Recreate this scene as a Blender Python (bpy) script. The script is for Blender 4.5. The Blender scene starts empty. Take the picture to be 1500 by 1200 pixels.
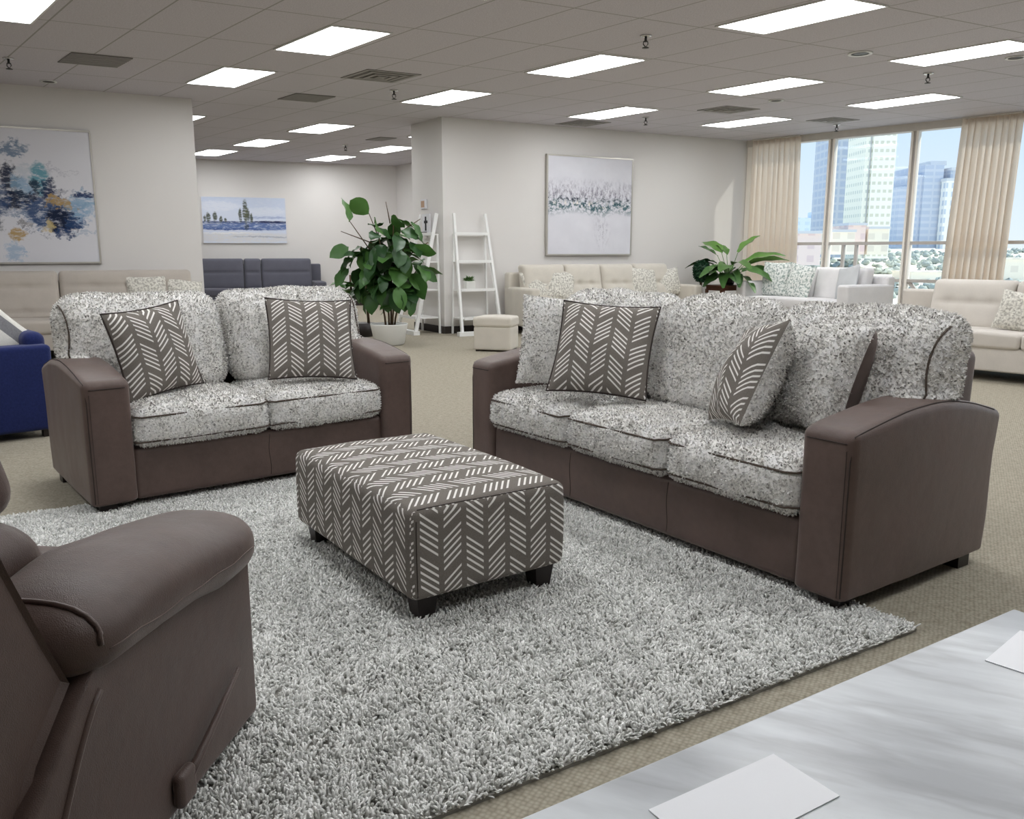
import bpy, math, random
import numpy as np
from mathutils import Matrix, Vector
from mathutils.bvhtree import BVHTree
PI = math.pi
R = math.radians
rng = np.random.default_rng(7)
random.seed(7)
scn = bpy.context.scene
COL = scn.collection

# ------------------------------------------------------------------ materials
class NT:
    def __init__(s, name):
        s.m = bpy.data.materials.new(name); s.m.use_nodes = True
        s.t = s.m.node_tree; s.n = s.t.nodes; s.n.clear()
        s.out = s.n.new('ShaderNodeOutputMaterial')
    def add(s, typ, **kw):
        nd = s.n.new(typ)
        for k, v in kw.items(): setattr(nd, k, v)
        return nd
    def link(s, a, b): s.t.links.new(a, b)
    def set(s, sock, v):
        if isinstance(v, bpy.types.NodeSocket): s.link(v, sock)
        else: sock.default_value = v
    def math(s, op, a, b=0.0, c=0.0, clamp=False):
        nd = s.add('ShaderNodeMath', operation=op, use_clamp=clamp)
        s.set(nd.inputs[0], a); s.set(nd.inputs[1], b); s.set(nd.inputs[2], c)
        return nd.outputs[0]
    def mix(s, f, a, b):
        nd = s.add('ShaderNodeMix', data_type='RGBA')
        s.set(nd.inputs['Factor'], f)
        s.set(nd.inputs[6], a if not isinstance(a, tuple) else (*a, 1)); s.set(nd.inputs[7], b if not isinstance(b, tuple) else (*b, 1))
        return nd.outputs[2]
    def ramp(s, f, lo, hi, a=0.0, b=1.0):
        nd = s.add('ShaderNodeMapRange'); nd.clamp = True
        s.set(nd.inputs[0], f); nd.inputs[1].default_value = lo; nd.inputs[2].default_value = hi
        nd.inputs[3].default_value = a; nd.inputs[4].default_value = b
        return nd.outputs[0]
    def noise(s, vec, scale, detail=2, rough=.5, color=False):
        nd = s.add('ShaderNodeTexNoise'); nd.inputs['Scale'].default_value = scale
        nd.inputs['Detail'].default_value = detail; nd.inputs['Roughness'].default_value = rough
        if vec is not None: s.link(vec, nd.inputs['Vector'])
        return nd.outputs['Color' if color else 'Fac']
    def coord(s, which='Object'): return s.add('ShaderNodeTexCoord').outputs[which]
    def bump(s, h, strength=.3, dist=.01):
        nd = s.add('ShaderNodeBump'); nd.inputs['Strength'].default_value = strength; nd.inputs['Distance'].default_value = dist
        s.link(h, nd.inputs['Height']); return nd.outputs[0]
    def bsdf(s, col, rough=.6, normal=None, spec=.3, metal=0.0, **kw):
        b = s.add('ShaderNodeBsdfPrincipled')
        s.set(b.inputs['Base Color'], (*col, 1) if isinstance(col, tuple) else col)
        s.set(b.inputs['Roughness'], rough); s.set(b.inputs['Specular IOR Level'], spec); s.set(b.inputs['Metallic'], metal)
        if normal is not None: s.link(normal, b.inputs['Normal'])
        for k, v in kw.items(): s.set(b.inputs[k], v)
        s.link(b.outputs[0], s.out.inputs['Surface']); return b

def lin(r, g, b):
    f = lambda c: (c/255/12.92) if c/255 <= .04045 else ((c/255+.055)/1.055)**2.4
    return (f(r), f(g), f(b))

def plain(name, rgb, rough=.6, spec=.3, metal=0.0, var=.08, nscale=8, bump=0, bscale=200):
    t = NT(name); co = t.coord()
    c = lin(*rgb)
    lo = tuple(x*(1-var) for x in c); hi = tuple(min(1, x*(1+var)) for x in c)
    col = t.mix(t.noise(co, nscale, 3), lo, hi)
    nrm = t.bump(t.noise(co, bscale, 2), bump, .004) if bump else None
    t.bsdf(col, rough, nrm, spec, metal); return t.m

def leather(name, rgb, rough=.5):
    t = NT(name); co = t.coord()
    c = lin(*rgb)
    n1 = t.noise(co, 5, 5, .6); n2 = t.noise(co, 40, 3)
    f = t.math('ADD', t.math('MULTIPLY', n1, .75), t.math('MULTIPLY', n2, .25))
    col = t.mix(t.ramp(f, .3, .7), tuple(x*.80 for x in c), tuple(x*1.22 for x in c))
    v = t.add('ShaderNodeTexVoronoi'); v.inputs['Scale'].default_value = 420; t.link(co, v.inputs['Vector'])
    h = t.math('ADD', t.math('MULTIPLY', v.outputs['Distance'], .25), t.math('MULTIPLY', t.noise(co, 9, 4), 1.6))
    t.bsdf(col, t.ramp(n1, .3, .7, rough-.05, rough+.1), t.bump(h, .22, .012), .45, **{'Sheen Weight': .30, 'Sheen Roughness': .35, 'Sheen Tint': (1, .90, .85, 1)}); return t.m

def fabric(name, rgb, var=.12, scale=350, rough=.9):
    t = NT(name); co = t.coord(); c = lin(*rgb)
    n = t.noise(co, scale, 2, .7); n2 = t.noise(co, 6, 2)
    f = t.math('ADD', t.math('MULTIPLY', n, .7), t.math('MULTIPLY', n2, .3))
    col = t.mix(t.ramp(f, .3, .7), tuple(x*(1-var) for x in c), tuple(min(1, x*(1+var)) for x in c))
    t.bsdf(col, rough, t.bump(n, .25, .003), .15, **{'Sheen Weight': .15}); return t.m

def sherpa():
    t = NT('sherpa_fleece'); co = t.coord()
    at = t.add('ShaderNodeAttribute'); at.attribute_name = 'tint'
    n1 = t.noise(co, 95, 3, .75); n2 = t.noise(co, 14, 2)
    f = t.math('ADD', t.math('ADD', t.math('MULTIPLY', n1, .8), t.math('MULTIPLY', n2, .25)), t.math('MULTIPLY', at.outputs['Fac'], .36))
    k = t.ramp(f, .43, .725)
    col = t.mix(k, lin(92, 87, 82), lin(246, 244, 240))
    col = t.mix(t.ramp(n2, .45, .7, 0, .2), col, lin(208, 211, 220))
    t.bsdf(col, .95, t.bump(n1, .5, .012), .08); return t.m

def shag():
    t = NT('shag_pile'); at = t.add('ShaderNodeAttribute'); at.attribute_name = 'tint'
    col = t.mix(at.outputs['Fac'], lin(196, 196, 192), lin(253, 253, 250))
    t.bsdf(col, .95, None, .08); return t.m

def chevron():
    t = NT('chevron_weave'); uv = t.coord('UV')
    sx = t.add('ShaderNodeSeparateXYZ'); t.link(uv, sx.inputs[0]); u, v = sx.outputs[0], sx.outputs[1]
    CW, SP, N = .088, .0245, 6.0
    uc = t.math('DIVIDE', u, CW); c = t.math('FLOOR', uc); fu = t.math('SUBTRACT', uc, c)
    par = t.math('MULTIPLY', t.math('FRACT', t.math('MULTIPLY', t.math('ADD', c, .001), .5)), 2)      # 0 / ~1
    sg = t.math('SUBTRACT', t.math('MULTIPLY', t.math('ROUND', par), 2), 1)
    vv = t.math('ADD', v, t.math('MULTIPLY', t.math('MULTIPLY', sg, t.math('SUBTRACT', fu, .5)), CW*.78))
    vv = t.math('ADD', vv, t.math('MULTIPLY', t.math('FRACT', t.math('MULTIPLY', c, .37)), SP*N))
    g = t.math('MULTIPLY', t.math('FRACT', t.math('DIVIDE', vv, SP*N)), N)
    k = t.math('FLOOR', g); fk = t.math('SUBTRACT', g, k)
    a = t.ramp(t.math('ABSOLUTE', t.math('SUBTRACT', fk, .5)), .15, .21, 1, 0)
    b = t.math('LESS_THAN', k, 4.5)
    e = t.ramp(t.math('ABSOLUTE', t.math('SUBTRACT', fu, .5)), .37, .39, 1, 0)
    m = t.math('MULTIPLY', t.math('MULTIPLY', a, b), e)
    co = t.coord(); n = t.noise(co, 260, 2, .7)
    base = t.mix(n, lin(96, 90, 84), lin(140, 134, 127))
    col = t.mix(m, base, lin(238, 235, 230))
    h = t.math('ADD', t.math('MULTIPLY', m, .6), t.math('MULTIPLY', n, .5))
    t.bsdf(col, .9, t.bump(h, .35, .004), .12); return t.m

def splotch(name, base, dark, scale=26, lo=.5, hi=.56):
    t = NT(name); co = t.coord()
    n = t.noise(co, scale, 3, .6); n2 = t.noise(co, 300, 2)
    col = t.mix(t.ramp(n, lo, hi), lin(*base), lin(*dark))
    t.bsdf(col, .9, t.bump(n2, .2, .003), .12); return t.m

def carpet():
    t = NT('loop_carpet'); co = t.coord()
    mp = t.add('ShaderNodeMapping'); t.link(co, mp.inputs[0]); mp.inputs['Rotation'].default_value = (0, 0, R(28))
    v = t.add('ShaderNodeTexVoronoi'); v.inputs['Scale'].default_value = 75; v.inputs['Randomness'].default_value = .35
    t.link(mp.outputs[0], v.inputs['Vector'])
    n = t.noise(co, 30, 3, .7); nb = t.noise(co, .6, 2)
    f = t.math('ADD', t.math('MULTIPLY', v.outputs['Distance'], .55), t.math('MULTIPLY', n, .5))
    col = t.mix(t.ramp(f, .3, .75), lin(176, 169, 153), lin(126, 119, 105))
    col = t.mix(t.ramp(nb, .3, .7, 0, .25), col, lin(148, 142, 129))
    t.bsdf(col, .95, t.bump(f, .35, .006), .08); return t.m

def paint_wall(name, rgb):
    t = NT(name); co = t.coord(); c = lin(*rgb)
    col = t.mix(t.noise(co, 1.2, 3), tuple(x*.97 for x in c), tuple(min(1, x*1.03) for x in c))
    t.bsdf(col, .75, t.bump(t.noise(co, 160, 2), .06, .003), .2); return t.m

def ceil_mat():
    t = NT('ceiling_tile'); uv = t.coord('UV')
    sx = t.add('ShaderNodeSeparateXYZ'); t.link(uv, sx.inputs[0])
    def edge(s):
        f = t.math('FRACT', s); return t.math('SUBTRACT', .5, t.math('ABSOLUTE', t.math('SUBTRACT', f, .5)))
    ex = t.math('LESS_THAN', edge(sx.outputs[0]), .012); ey = t.math('LESS_THAN', edge(sx.outputs[1]), .007)
    m = t.math('MAXIMUM', ex, ey); co = t.coord()
    n = t.noise(co, 95, 2, .8)
    col = t.mix(t.ramp(n, .35, .65), lin(189, 185, 190), lin(211, 207, 212))
    col = t.mix(m, col, lin(160, 158, 155))
    t.bsdf(col, .9, t.bump(t.math('ADD', n, m), .15, .004), .1); return t.m

def marble():
    t = NT('grey_marble'); co = t.coord()
    m0 = t.add('ShaderNodeMapping'); t.link(co, m0.inputs[0]); m0.inputs['Rotation'].default_value = (0, 0, R(58)); mp = t.add('ShaderNodeMapping'); t.link(m0.outputs[0], mp.inputs[0]); mp.inputs['Scale'].default_value = (.8, 3.6, 1)
    n1 = t.noise(mp.outputs[0], 2.4, 5, .55); n2 = t.noise(mp.outputs[0], 2.0, 5, .55)
    w = t.ramp(t.math('ABSOLUTE', t.math('SUBTRACT', n2, .5)), 0, .05, 1, 0)
    col = t.mix(t.ramp(n1, .35, .62), lin(178, 181, 184), lin(218, 222, 225))
    col = t.mix(t.math('MULTIPLY', w, .30), col, lin(142, 143, 145))
    t.bsdf(col, .28, None, .45); return t.m

def painting(name, base, strokes, tex=(.012, 60), rough=0):
    """strokes: (kind, u, v, ru, rv, rgb, alpha, edge noise)"""
    t = NT(name); uv = t.coord('UV')
    big = t.noise(uv, 7, 4, .65, True); fine = t.noise(uv, 30, 4, .7, True)
    def off(vec, amp, src):
        a = t.add('ShaderNodeVectorMath', operation='SUBTRACT'); t.link(src, a.inputs[0]); a.inputs[1].default_value = (.5, .5, .5)
        b = t.add('ShaderNodeVectorMath', operation='SCALE'); t.link(a.outputs[0], b.inputs[0]); b.inputs['Scale'].default_value = amp
        c = t.add('ShaderNodeVectorMath', operation='ADD'); t.link(vec, c.inputs[0]); t.link(b.outputs[0], c.inputs[1]); return c.outputs[0]
    cache = {}
    bm = t.add('ShaderNodeMapping'); t.link(uv, bm.inputs[0]); bm.inputs['Scale'].default_value = (.5, 1.3, 1); bm.inputs['Rotation'].default_value = (0, 0, .35)
    brush = t.ramp(t.noise(bm.outputs[0], 26, 5, .75), .36, .50, .12, 1)
    bl = t.noise(uv, 4, 3)
    col = t.mix(bl, tuple(x*.94 for x in lin(*base)), lin(*base))
    for (u, v, ru, rv, rgb, al, nz) in strokes:
        if nz not in cache: cache[nz] = off(off(uv, nz*(1+rough), big), nz*(.7+.8*rough), fine)
        mp = t.add('ShaderNodeVectorMath', operation='SUBTRACT'); t.link(cache[nz], mp.inputs[0]); mp.inputs[1].default_value = (u, v, 0)
        dv = t.add('ShaderNodeVectorMath', operation='DIVIDE'); t.link(mp.outputs[0], dv.inputs[0]); dv.inputs[1].default_value = (ru, rv, 1e6)
        ln = t.add('ShaderNodeVectorMath', operation='LENGTH'); t.link(dv.outputs[0], ln.inputs[0])
        m_ = t.ramp(ln.outputs['Value'], .70, 1.04, al, 0)
        col = t.mix(t.math('MULTIPLY', m_, brush) if rough else m_, col, lin(*rgb))
    t.bsdf(col, .7, t.bump(t.noise(uv, tex[1], 3), .1, .003), .2); return t.m

def band_painting(name):
    t = NT(name); uv = t.coord('UV'); sx = t.add('ShaderNodeSeparateXYZ'); t.link(uv, sx.inputs[0]); v = sx.outputs[1]
    mp = t.add('ShaderNodeMapping'); t.link(uv, mp.inputs[0]); mp.inputs['Scale'].default_value = (1, .35, 1)
    st = t.noise(mp.outputs[0], 34, 4, .8); bl = t.noise(uv, 22, 4, .75); lo = t.noise(uv, 3.5, 2)
    col = t.mix(t.noise(uv, 5, 3), lin(206, 206, 214), lin(226, 226, 232))
    def band(c, w): return t.ramp(t.math('ABSOLUTE', t.math('SUBTRACT', t.math('ADD', v, t.math('MULTIPLY', t.math('SUBTRACT', lo, .5), .12)), c)), 0, w, 1, 0)
    f = t.math('MULTIPLY', band(.62, .17), t.ramp(st, .46, .62)); col = t.mix(t.math('MULTIPLY', f, .9), col, lin(105, 98, 118))
    f = t.math('MULTIPLY', band(.50, .10), t.ramp(bl, .46, .54)); col = t.mix(t.math('MULTIPLY', f, 1.2, clamp=True), col, lin(70, 104, 112))
    f = t.math('MULTIPLY', band(.56, .09), t.ramp(bl, .54, .6)); col = t.mix(f, col, lin(46, 50, 66))
    f = t.math('MULTIPLY', band(.515, .05), t.ramp(st, .55, .6)); col = t.mix(f, col, lin(238, 232, 222))
    sb = t.ramp(t.math('ABSOLUTE', t.math('SUBTRACT', sx.outputs[0], .64)), 0, .12, 1, 0)
    f = t.math('MULTIPLY', t.math('MULTIPLY', band(.26, .25), t.ramp(st, .5, .6)), sb); col = t.mix(t.math('MULTIPLY', f, .8), col, lin(150, 148, 160))
    t.bsdf(col, .7, None, .2); return t.m

def curtain_mat():
    t = NT('sheer_curtain'); co = t.coord()
    w = t.noise(co, 120, 2); c = t.mix(w, lin(222, 208, 192), lin(238, 226, 212))
    d = t.add('ShaderNodeBsdfDiffuse'); t.link(c, d.inputs[0]); tr = t.add('ShaderNodeBsdfTranslucent'); t.link(c, tr.inputs[0])
    m = t.add('ShaderNodeMixShader'); m.inputs[0].default_value = .5; t.link(d.outputs[0], m.inputs[1]); t.link(tr.outputs[0], m.inputs[2])
    t.link(m.outputs[0], t.out.inputs[0]); return t.m

def glass_mat():
    t = NT('window_glass'); tr = t.add('ShaderNodeBsdfTransparent'); tr.inputs[0].default_value = (.93, .95, .95, 1)
    g = t.add('ShaderNodeBsdfGlossy'); g.inputs['Roughness'].default_value = .02
    fr = t.add('ShaderNodeFresnel'); fr.inputs[0].default_value = 1.25
    m = t.add('ShaderNodeMixShader'); t.link(t.math('MULTIPLY', fr.outputs[0], .5), m.inputs[0]); t.link(tr.outputs[0], m.inputs[1]); t.link(g.outputs[0], m.inputs[2])
    t.link(m.outputs[0], t.out.inputs[0]); return t.m

def emit(name, rgb, s):
    t = NT(name); e = t.add('ShaderNodeEmission'); e.inputs[0].default_value = (*rgb, 1); e.inputs[1].default_value = s
    t.link(e.outputs[0], t.out.inputs[0]); return t.m

def facade(name, wall, glass, cw, ch, fw=.6, fh=.55, rough=.4):
    t = NT(name); uv = t.coord('UV'); sx = t.add('ShaderNodeSeparateXYZ'); t.link(uv, sx.inputs[0])
    def c(s, p, w): return t.math('LESS_THAN', t.math('ABSOLUTE', t.math('SUBTRACT', t.math('FRACT', t.math('DIVIDE', s, p)), .5)), w/2)
    m = t.math('MULTIPLY', c(sx.outputs[0], cw, fw), c(sx.outputs[1], ch, fh))
    g = t.mix(t.noise(t.coord(), .05, 2), lin(*glass), tuple(x*1.15 for x in lin(*glass)))
    t.bsdf(t.mix(m, lin(*wall), g), rough, None, .3); return t.m

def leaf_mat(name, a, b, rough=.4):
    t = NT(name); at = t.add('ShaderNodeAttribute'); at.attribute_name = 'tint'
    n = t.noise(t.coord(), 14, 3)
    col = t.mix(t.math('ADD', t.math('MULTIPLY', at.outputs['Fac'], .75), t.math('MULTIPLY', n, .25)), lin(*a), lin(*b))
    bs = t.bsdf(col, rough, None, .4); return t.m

def ground_mat():
    t = NT('city_ground'); co = t.coord()
    n = t.noise(co, .035, 4, .65); n2 = t.noise(co, .15, 3)
    col = t.mix(t.ramp(n, .42, .58), lin(250, 246, 236), lin(222, 216, 200)); col = t.mix(t.ramp(n2, .5, .62, 0, .7), col, lin(253, 251, 247))
    t.bsdf(col, .95, None, .05); return t.m

M = dict(
    leather=leather('brown_leather', (92, 75, 69), .44), seam=plain('dark_seam', (60, 51, 48), .7), hide=leather('recliner_leather', (82, 66, 60), .42),
    hide_seam=plain('recliner_seam', (112, 97, 92), .6), sherpa=sherpa(), welt=plain('cushion_welt', (84, 74, 66), .9), shag=shag(), rugback=plain('rug_backing', (140, 138, 132), .95),
    chevron=chevron(), foot=plain('espresso_wood', (40, 33, 31), .4, .4), beige=fabric('beige_tweed', (203, 197, 186)), oat=fabric('oatmeal_tweed', (206, 200, 192)),
    pearl=fabric('pearl_linen', (222, 220, 220)), stone=fabric('stone_linen', (184, 176, 167)), slate=fabric('slate_weave', (94, 94, 104)), navy=fabric('navy_velvet', (34, 44, 92), .2, 60),
    leafy=splotch('leaf_print_cotton', (222, 219, 210), (166, 163, 154), 42, .42, .62), mint=splotch('mint_print_cotton', (232, 234, 230), (150, 164, 158), 34, .46, .60), bluegrey=fabric('blue_grey_linen', (196, 198, 200)),
    cream=fabric('cream_plush', (222, 220, 212), .15, 90), ash=fabric('ash_plush', (128, 128, 130), .2, 90),
    wall=paint_wall('warm_white_paint', (222, 219, 216)), carpet=carpet(), ceiling=ceil_mat(), baseboard=plain('dark_baseboard', (52, 46, 42), .5),
    marble=marble(), paper=plain('white_paper', (244, 245, 248), .7, var=.01), white=plain('white_lacquer', (238, 238, 236), .45, .4, var=.02), potwhite=plain('white_ceramic', (226, 226, 222), .4, .4, var=.03),
    soil=plain('dark_soil', (50, 40, 32), .95, var=.4, nscale=60), bark=plain('brown_bark', (88, 72, 54), .9, var=.3, nscale=30, bump=.5), walnut=plain('walnut_wood', (96, 58, 40), .4, .4, var=.25, nscale=14),
    lamp=emit('lamp_diffuser', (.97, .985, 1.0), 14.5), lampframe=plain('white_steel', (225, 225, 222), .5), vent=plain('grey_grille', (150, 147, 143), .6), ventdark=plain('grille_gap', (108, 104, 100), .8),
    metal=plain('chrome', (200, 200, 200), .25, .5, 1.0), dull=plain('dark_metal', (74, 72, 70), .5, .5, .6), frame=plain('aluminium_frame', (244, 238, 228), .45, .4, .1, var=.03), rail=plain('grey_rail', (190, 184, 178), .5), track=plain('taupe_soffit', (206, 200, 192), .6),
    curtain=curtain_mat(), glass=glass_mat(), silver=plain('silver_frame', (190, 186, 178), .35, .5, .6), darkframe=plain('dark_frame', (64, 58, 54), .45, .4), canvas=plain('canvas_edge', (222, 222, 226), .8),
    fig=leaf_mat('fig_leaf', (22, 58, 30), (92, 138, 66)), palm=leaf_mat('palm_leaf', (34, 70, 38), (110, 152, 72)), topiary=leaf_mat('topiary_leaf', (16, 46, 30), (40, 82, 52)), succ=leaf_mat('succulent_leaf', (64, 104, 58), (130, 164, 100)),
    ink=plain('black_ink', (44, 42, 48), .7), tan=plain('tan_print', (190, 158, 132), .7, var=.3, nscale=50),
    tower_blue=facade('blue_curtain_wall', (196, 202, 212), (172, 182, 200), 6, 4, .8, .7, .6), tower_cream=facade('cream_tower_wall', (255, 252, 240), (216, 214, 196), 2.6, 3.6, .62, .4, .7), tower_side=facade('cream_tower_side', (246, 244, 230), (206, 210, 200), 2.6, 3.6, .5, .4, .7),  # city colours from here down are paled to imitate distance haze
    block_blue=facade('blue_block_wall', (208, 212, 222), (186, 194, 210), 8, 4.5, .85, .6, .6), pale_stripe=facade('pale_stripe_wall', (246, 244, 238), (196, 204, 214), 5, 6, .5, .6, .6), pinkish=facade('pink_brick_wall', (242, 222, 214), (222, 200, 198), 6, 5, .45, .5, .8),
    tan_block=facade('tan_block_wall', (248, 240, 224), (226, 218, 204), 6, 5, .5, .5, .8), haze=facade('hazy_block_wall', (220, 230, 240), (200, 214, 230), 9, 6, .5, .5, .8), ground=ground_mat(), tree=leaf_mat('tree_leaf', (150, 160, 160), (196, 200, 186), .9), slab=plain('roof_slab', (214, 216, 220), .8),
)

# ------------------------------------------------------------------ mesh helpers
class MB:
    """collects shapes that become ONE mesh object"""
    def __init__(s): s.V = []; s.F = []; s.U = []; s.MI = []; s.T = []; s.n = 0
    def add(s, V, F, uv=None, mi=0, tint=None):
        V = np.asarray(V, float); s.V.append(V)
        s.T.append(np.full(len(V), .5) if tint is None else np.asarray(tint, float))
        for k, f in enumerate(F):
            s.F.append([int(i)+s.n for i in f]); s.MI.append(mi)
            s.U.append(uv[k] if uv is not None else None)
        s.n += len(V); return s
    def build(s, name, mats, parent=None, smooth=True, loc=None, sharp=None):
        V = np.concatenate(s.V); me = bpy.data.meshes.new(name)
        cnt = np.array([len(f) for f in s.F], np.int32); idx = np.fromiter((i for f in s.F for i in f), np.int32, int(cnt.sum()))
        me.vertices.add(len(V)); me.vertices.foreach_set('co', V.astype(np.float32).ravel())
        me.loops.add(len(idx)); me.loops.foreach_set('vertex_index', idx)
        me.polygons.add(len(cnt)); st = np.concatenate([[0], np.cumsum(cnt)[:-1]]).astype(np.int32)
        me.polygons.foreach_set('loop_start', st); me.polygons.foreach_set('loop_total', cnt)
        me.polygons.foreach_set('material_index', np.array(s.MI, np.int32))
        me.polygons.foreach_set('use_smooth', np.full(len(cnt), smooth))
        if any(u is not None for u in s.U):
            ul = me.uv_layers.new(name='UVMap'); a = []
            for f, u in zip(s.F, s.U): a += list(u) if u is not None else [(0, 0)]*len(f)
            ul.data.foreach_set('uv', np.array(a, np.float32).ravel())
        at = me.attributes.new('tint', 'FLOAT', 'POINT'); at.data.foreach_set('value', np.concatenate(s.T).astype(np.float32))
        me.update(calc_edges=True); me.validate()
        for m in (mats if isinstance(mats, (list, tuple)) else [mats]): me.materials.append(M[m] if isinstance(m, str) else m)
        o = bpy.data.objects.new(name, me); COL.objects.link(o)
        if parent is not None: o.parent = parent
        if loc is not None: o.location = loc
        if smooth and sharp: me.set_sharp_from_angle(angle=R(sharp))
        return o
    def tufts(s, dens, length, width, spread=.6, seed=1, base_tint=None, lo=0.0, hi=1.0, mi=0):
        """fleece ends standing on the triangles gathered so far"""
        g = np.random.default_rng(seed); V = np.concatenate(s.V)
        T = []
        for f in s.F:
            for k in range(1, len(f)-1): T.append((f[0], f[k], f[k+1]))
        T = np.array(T); a, b, c = V[T[:, 0]], V[T[:, 1]], V[T[:, 2]]
        nr = np.cross(b-a, c-a); ar = np.linalg.norm(nr, axis=1)/2
        n = int(ar.sum()*dens); ti = g.choice(len(T), n, p=ar/ar.sum())
        r1, r2 = g.random(n), g.random(n); sw = r1+r2 > 1; r1[sw] = 1-r1[sw]; r2[sw] = 1-r2[sw]
        P = a[ti]+(b-a)[ti]*r1[:, None]+(c-a)[ti]*r2[:, None]
        N = nr[ti]/(np.linalg.norm(nr[ti], axis=1)[:, None]+1e-12)
        D = N+spread*g.normal(size=(n, 3)); D /= np.linalg.norm(D, axis=1)[:, None]
        S = np.cross(D, g.normal(size=(n, 3))); S /= np.linalg.norm(S, axis=1)[:, None]+1e-9
        Lg = length*(.6+.8*g.random(n))[:, None]; W = width*(.7+.6*g.random(n))[:, None]
        curl = np.cross(S, D)*Lg*(g.random(n)-.5)[:, None]*1.2
        q = np.stack([P-S*W/2-N*.002, P+S*W/2-N*.002, P+D*Lg*.6+S*W*.55+curl*.4, P+D*Lg+curl, P+D*Lg*.6-S*W*.55+curl*.4], 1).reshape(-1, 3)
        i0 = np.arange(n)*5
        t = lo+(hi-lo)*g.random(n)
        F = np.stack([i0, i0+1, i0+2, i0+3, i0+4], 1)
        s.V.append(q); s.T.append(np.repeat(t, 5)); s.F += (F+s.n).tolist(); s.U += [None]*n; s.MI += [mi]*n; s.n += len(q); return s

def empty(name, label=None, cat=None, group=None, loc=(0, 0, 0), rz=0.0, rot=None, kind=None):
    o = bpy.data.objects.new(name, None); COL.objects.link(o); o.location = loc
    o.rotation_euler = rot if rot is not None else (0, 0, rz); o.empty_display_size = .1
    return tag(o, label, cat, group, kind)
def tag(o, label=None, cat=None, group=None, kind=None):
    for k, v in (('label', label), ('category', cat), ('group', group), ('kind', kind)):
        if v: o[k] = v
    return o
def children(o): return [c for c in o.children]
def dup(root, loc=None, rz=None, label=None, parent=None, rot=None):
    c = root.copy(); COL.objects.link(c)
    if parent is not None: c.parent = parent
    if loc is not None: c.location = loc
    if rz is not None: c.rotation_euler = (0, 0, rz)
    if rot is not None: c.rotation_euler = rot
    if label: c['label'] = label
    for ch in children(root): dup(ch, parent=c)
    return c

def box(x0, x1, y0, y1, z0, z1, bev=0.0):
    V = [(x, y, z) for z in (z0, z1) for y in (y0, y1) for x in (x0, x1)]
    F = [(0, 2, 3, 1), (4, 5, 7, 6), (0, 1, 5, 4), (2, 6, 7, 3), (0, 4, 6, 2), (1, 3, 7, 5)]
    return np.array(V, float), F
def soft_box(w, d, h, r, n=(10, 10, 6), ne=3):
    """rounded box centred on x/y, z from 0 to h. returns V, F, face ids (0 -x,1 +x,2 -y,3 +y,4 bottom,5 top)"""
    hx = np.array([w, d, h])/2
    def ticks(half, k):
        rr = min(r, half*.98); e = half-rr
        a = np.array([half-rr*(1-math.tan(PI/4*i/ne)) if i else e for i in range(ne+1)]) if ne else np.array([half])
        mid = np.linspace(-e, e, max(k, 2)+1)
        return np.concatenate([-a[::-1][:-1], mid, a[1:]])
    tx = [ticks(hx[i], n[i]) for i in range(3)]
    V = []; F = []; ids = []; key = {}
    def vid(p):
        k = tuple(np.round(p, 6))
        if k not in key:
            key[k] = len(V); e = np.maximum(hx-r, hx*.02); q = np.clip(p, -e, e); dlt = p-q; L = np.linalg.norm(dlt)
            V.append(q+dlt/L*np.minimum(r, hx).min() if L > 1e-9 else p)
        return key[k]
    for ax in range(3):
        u, v = [(1, 2), (2, 0), (0, 1)][ax]
        for sgn in (-1, 1):
            g = []
            for a in tx[u]:
                row = []
                for b in tx[v]:
                    p = np.zeros(3); p[ax] = sgn*hx[ax]; p[u] = a; p[v] = b; row.append(vid(p))
                g.append(row)
            for i in range(len(tx[u])-1):
                for j in range(len(tx[v])-1):
                    q = [g[i][j], g[i+1][j], g[i+1][j+1], g[i][j+1]]
                    F.append(q if sgn > 0 else q[::-1]); ids.append(ax*2+(sgn > 0))
    V = np.array(V); V[:, 2] += h/2
    return V, F, ids
def tube(pts, r, k=6, closed=False, taper=None):
    P = np.array(pts, float); n = len(P); V = []; F = []
    for i in range(n):
        t = P[(i+1) % n]-P[i-1] if closed or 0 < i < n-1 else (P[1]-P[0] if i == 0 else P[-1]-P[-2])
        t = t/(np.linalg.norm(t)+1e-9); up = np.array([0, 0, 1.]) if abs(t[2]) < .9 else np.array([1., 0, 0])
        a = np.cross(t, up); a /= np.linalg.norm(a); b = np.cross(t, a); rr = r if taper is None else r*(1+(taper-1)*i/(n-1))
        for j in range(k): V.append(P[i]+rr*(math.cos(2*PI*j/k)*a+math.sin(2*PI*j/k)*b))
    m = n if closed else n-1
    for i in range(m):
        for j in range(k): F.append((i*k+j, ((i+1) % n)*k+j, ((i+1) % n)*k+(j+1) % k, i*k+(j+1) % k))
    if not closed: F += [tuple(range(k)), tuple(range((n-1)*k+k-1, (n-1)*k-1, -1))]
    return np.array(V), F
def lathe(prof, k=28, cap=True):
    V = []; F = []
    for (r, z) in prof:
        for j in range(k): V.append((r*math.cos(2*PI*j/k), r*math.sin(2*PI*j/k), z))
    for i in range(len(prof)-1):
        for j in range(k): F.append((i*k+j, i*k+(j+1) % k, (i+1)*k+(j+1) % k, (i+1)*k+j))
    if cap: F += [tuple(range(k))[::-1], tuple(range((len(prof)-1)*k, len(prof)*k))]
    return np.array(V), F
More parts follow.
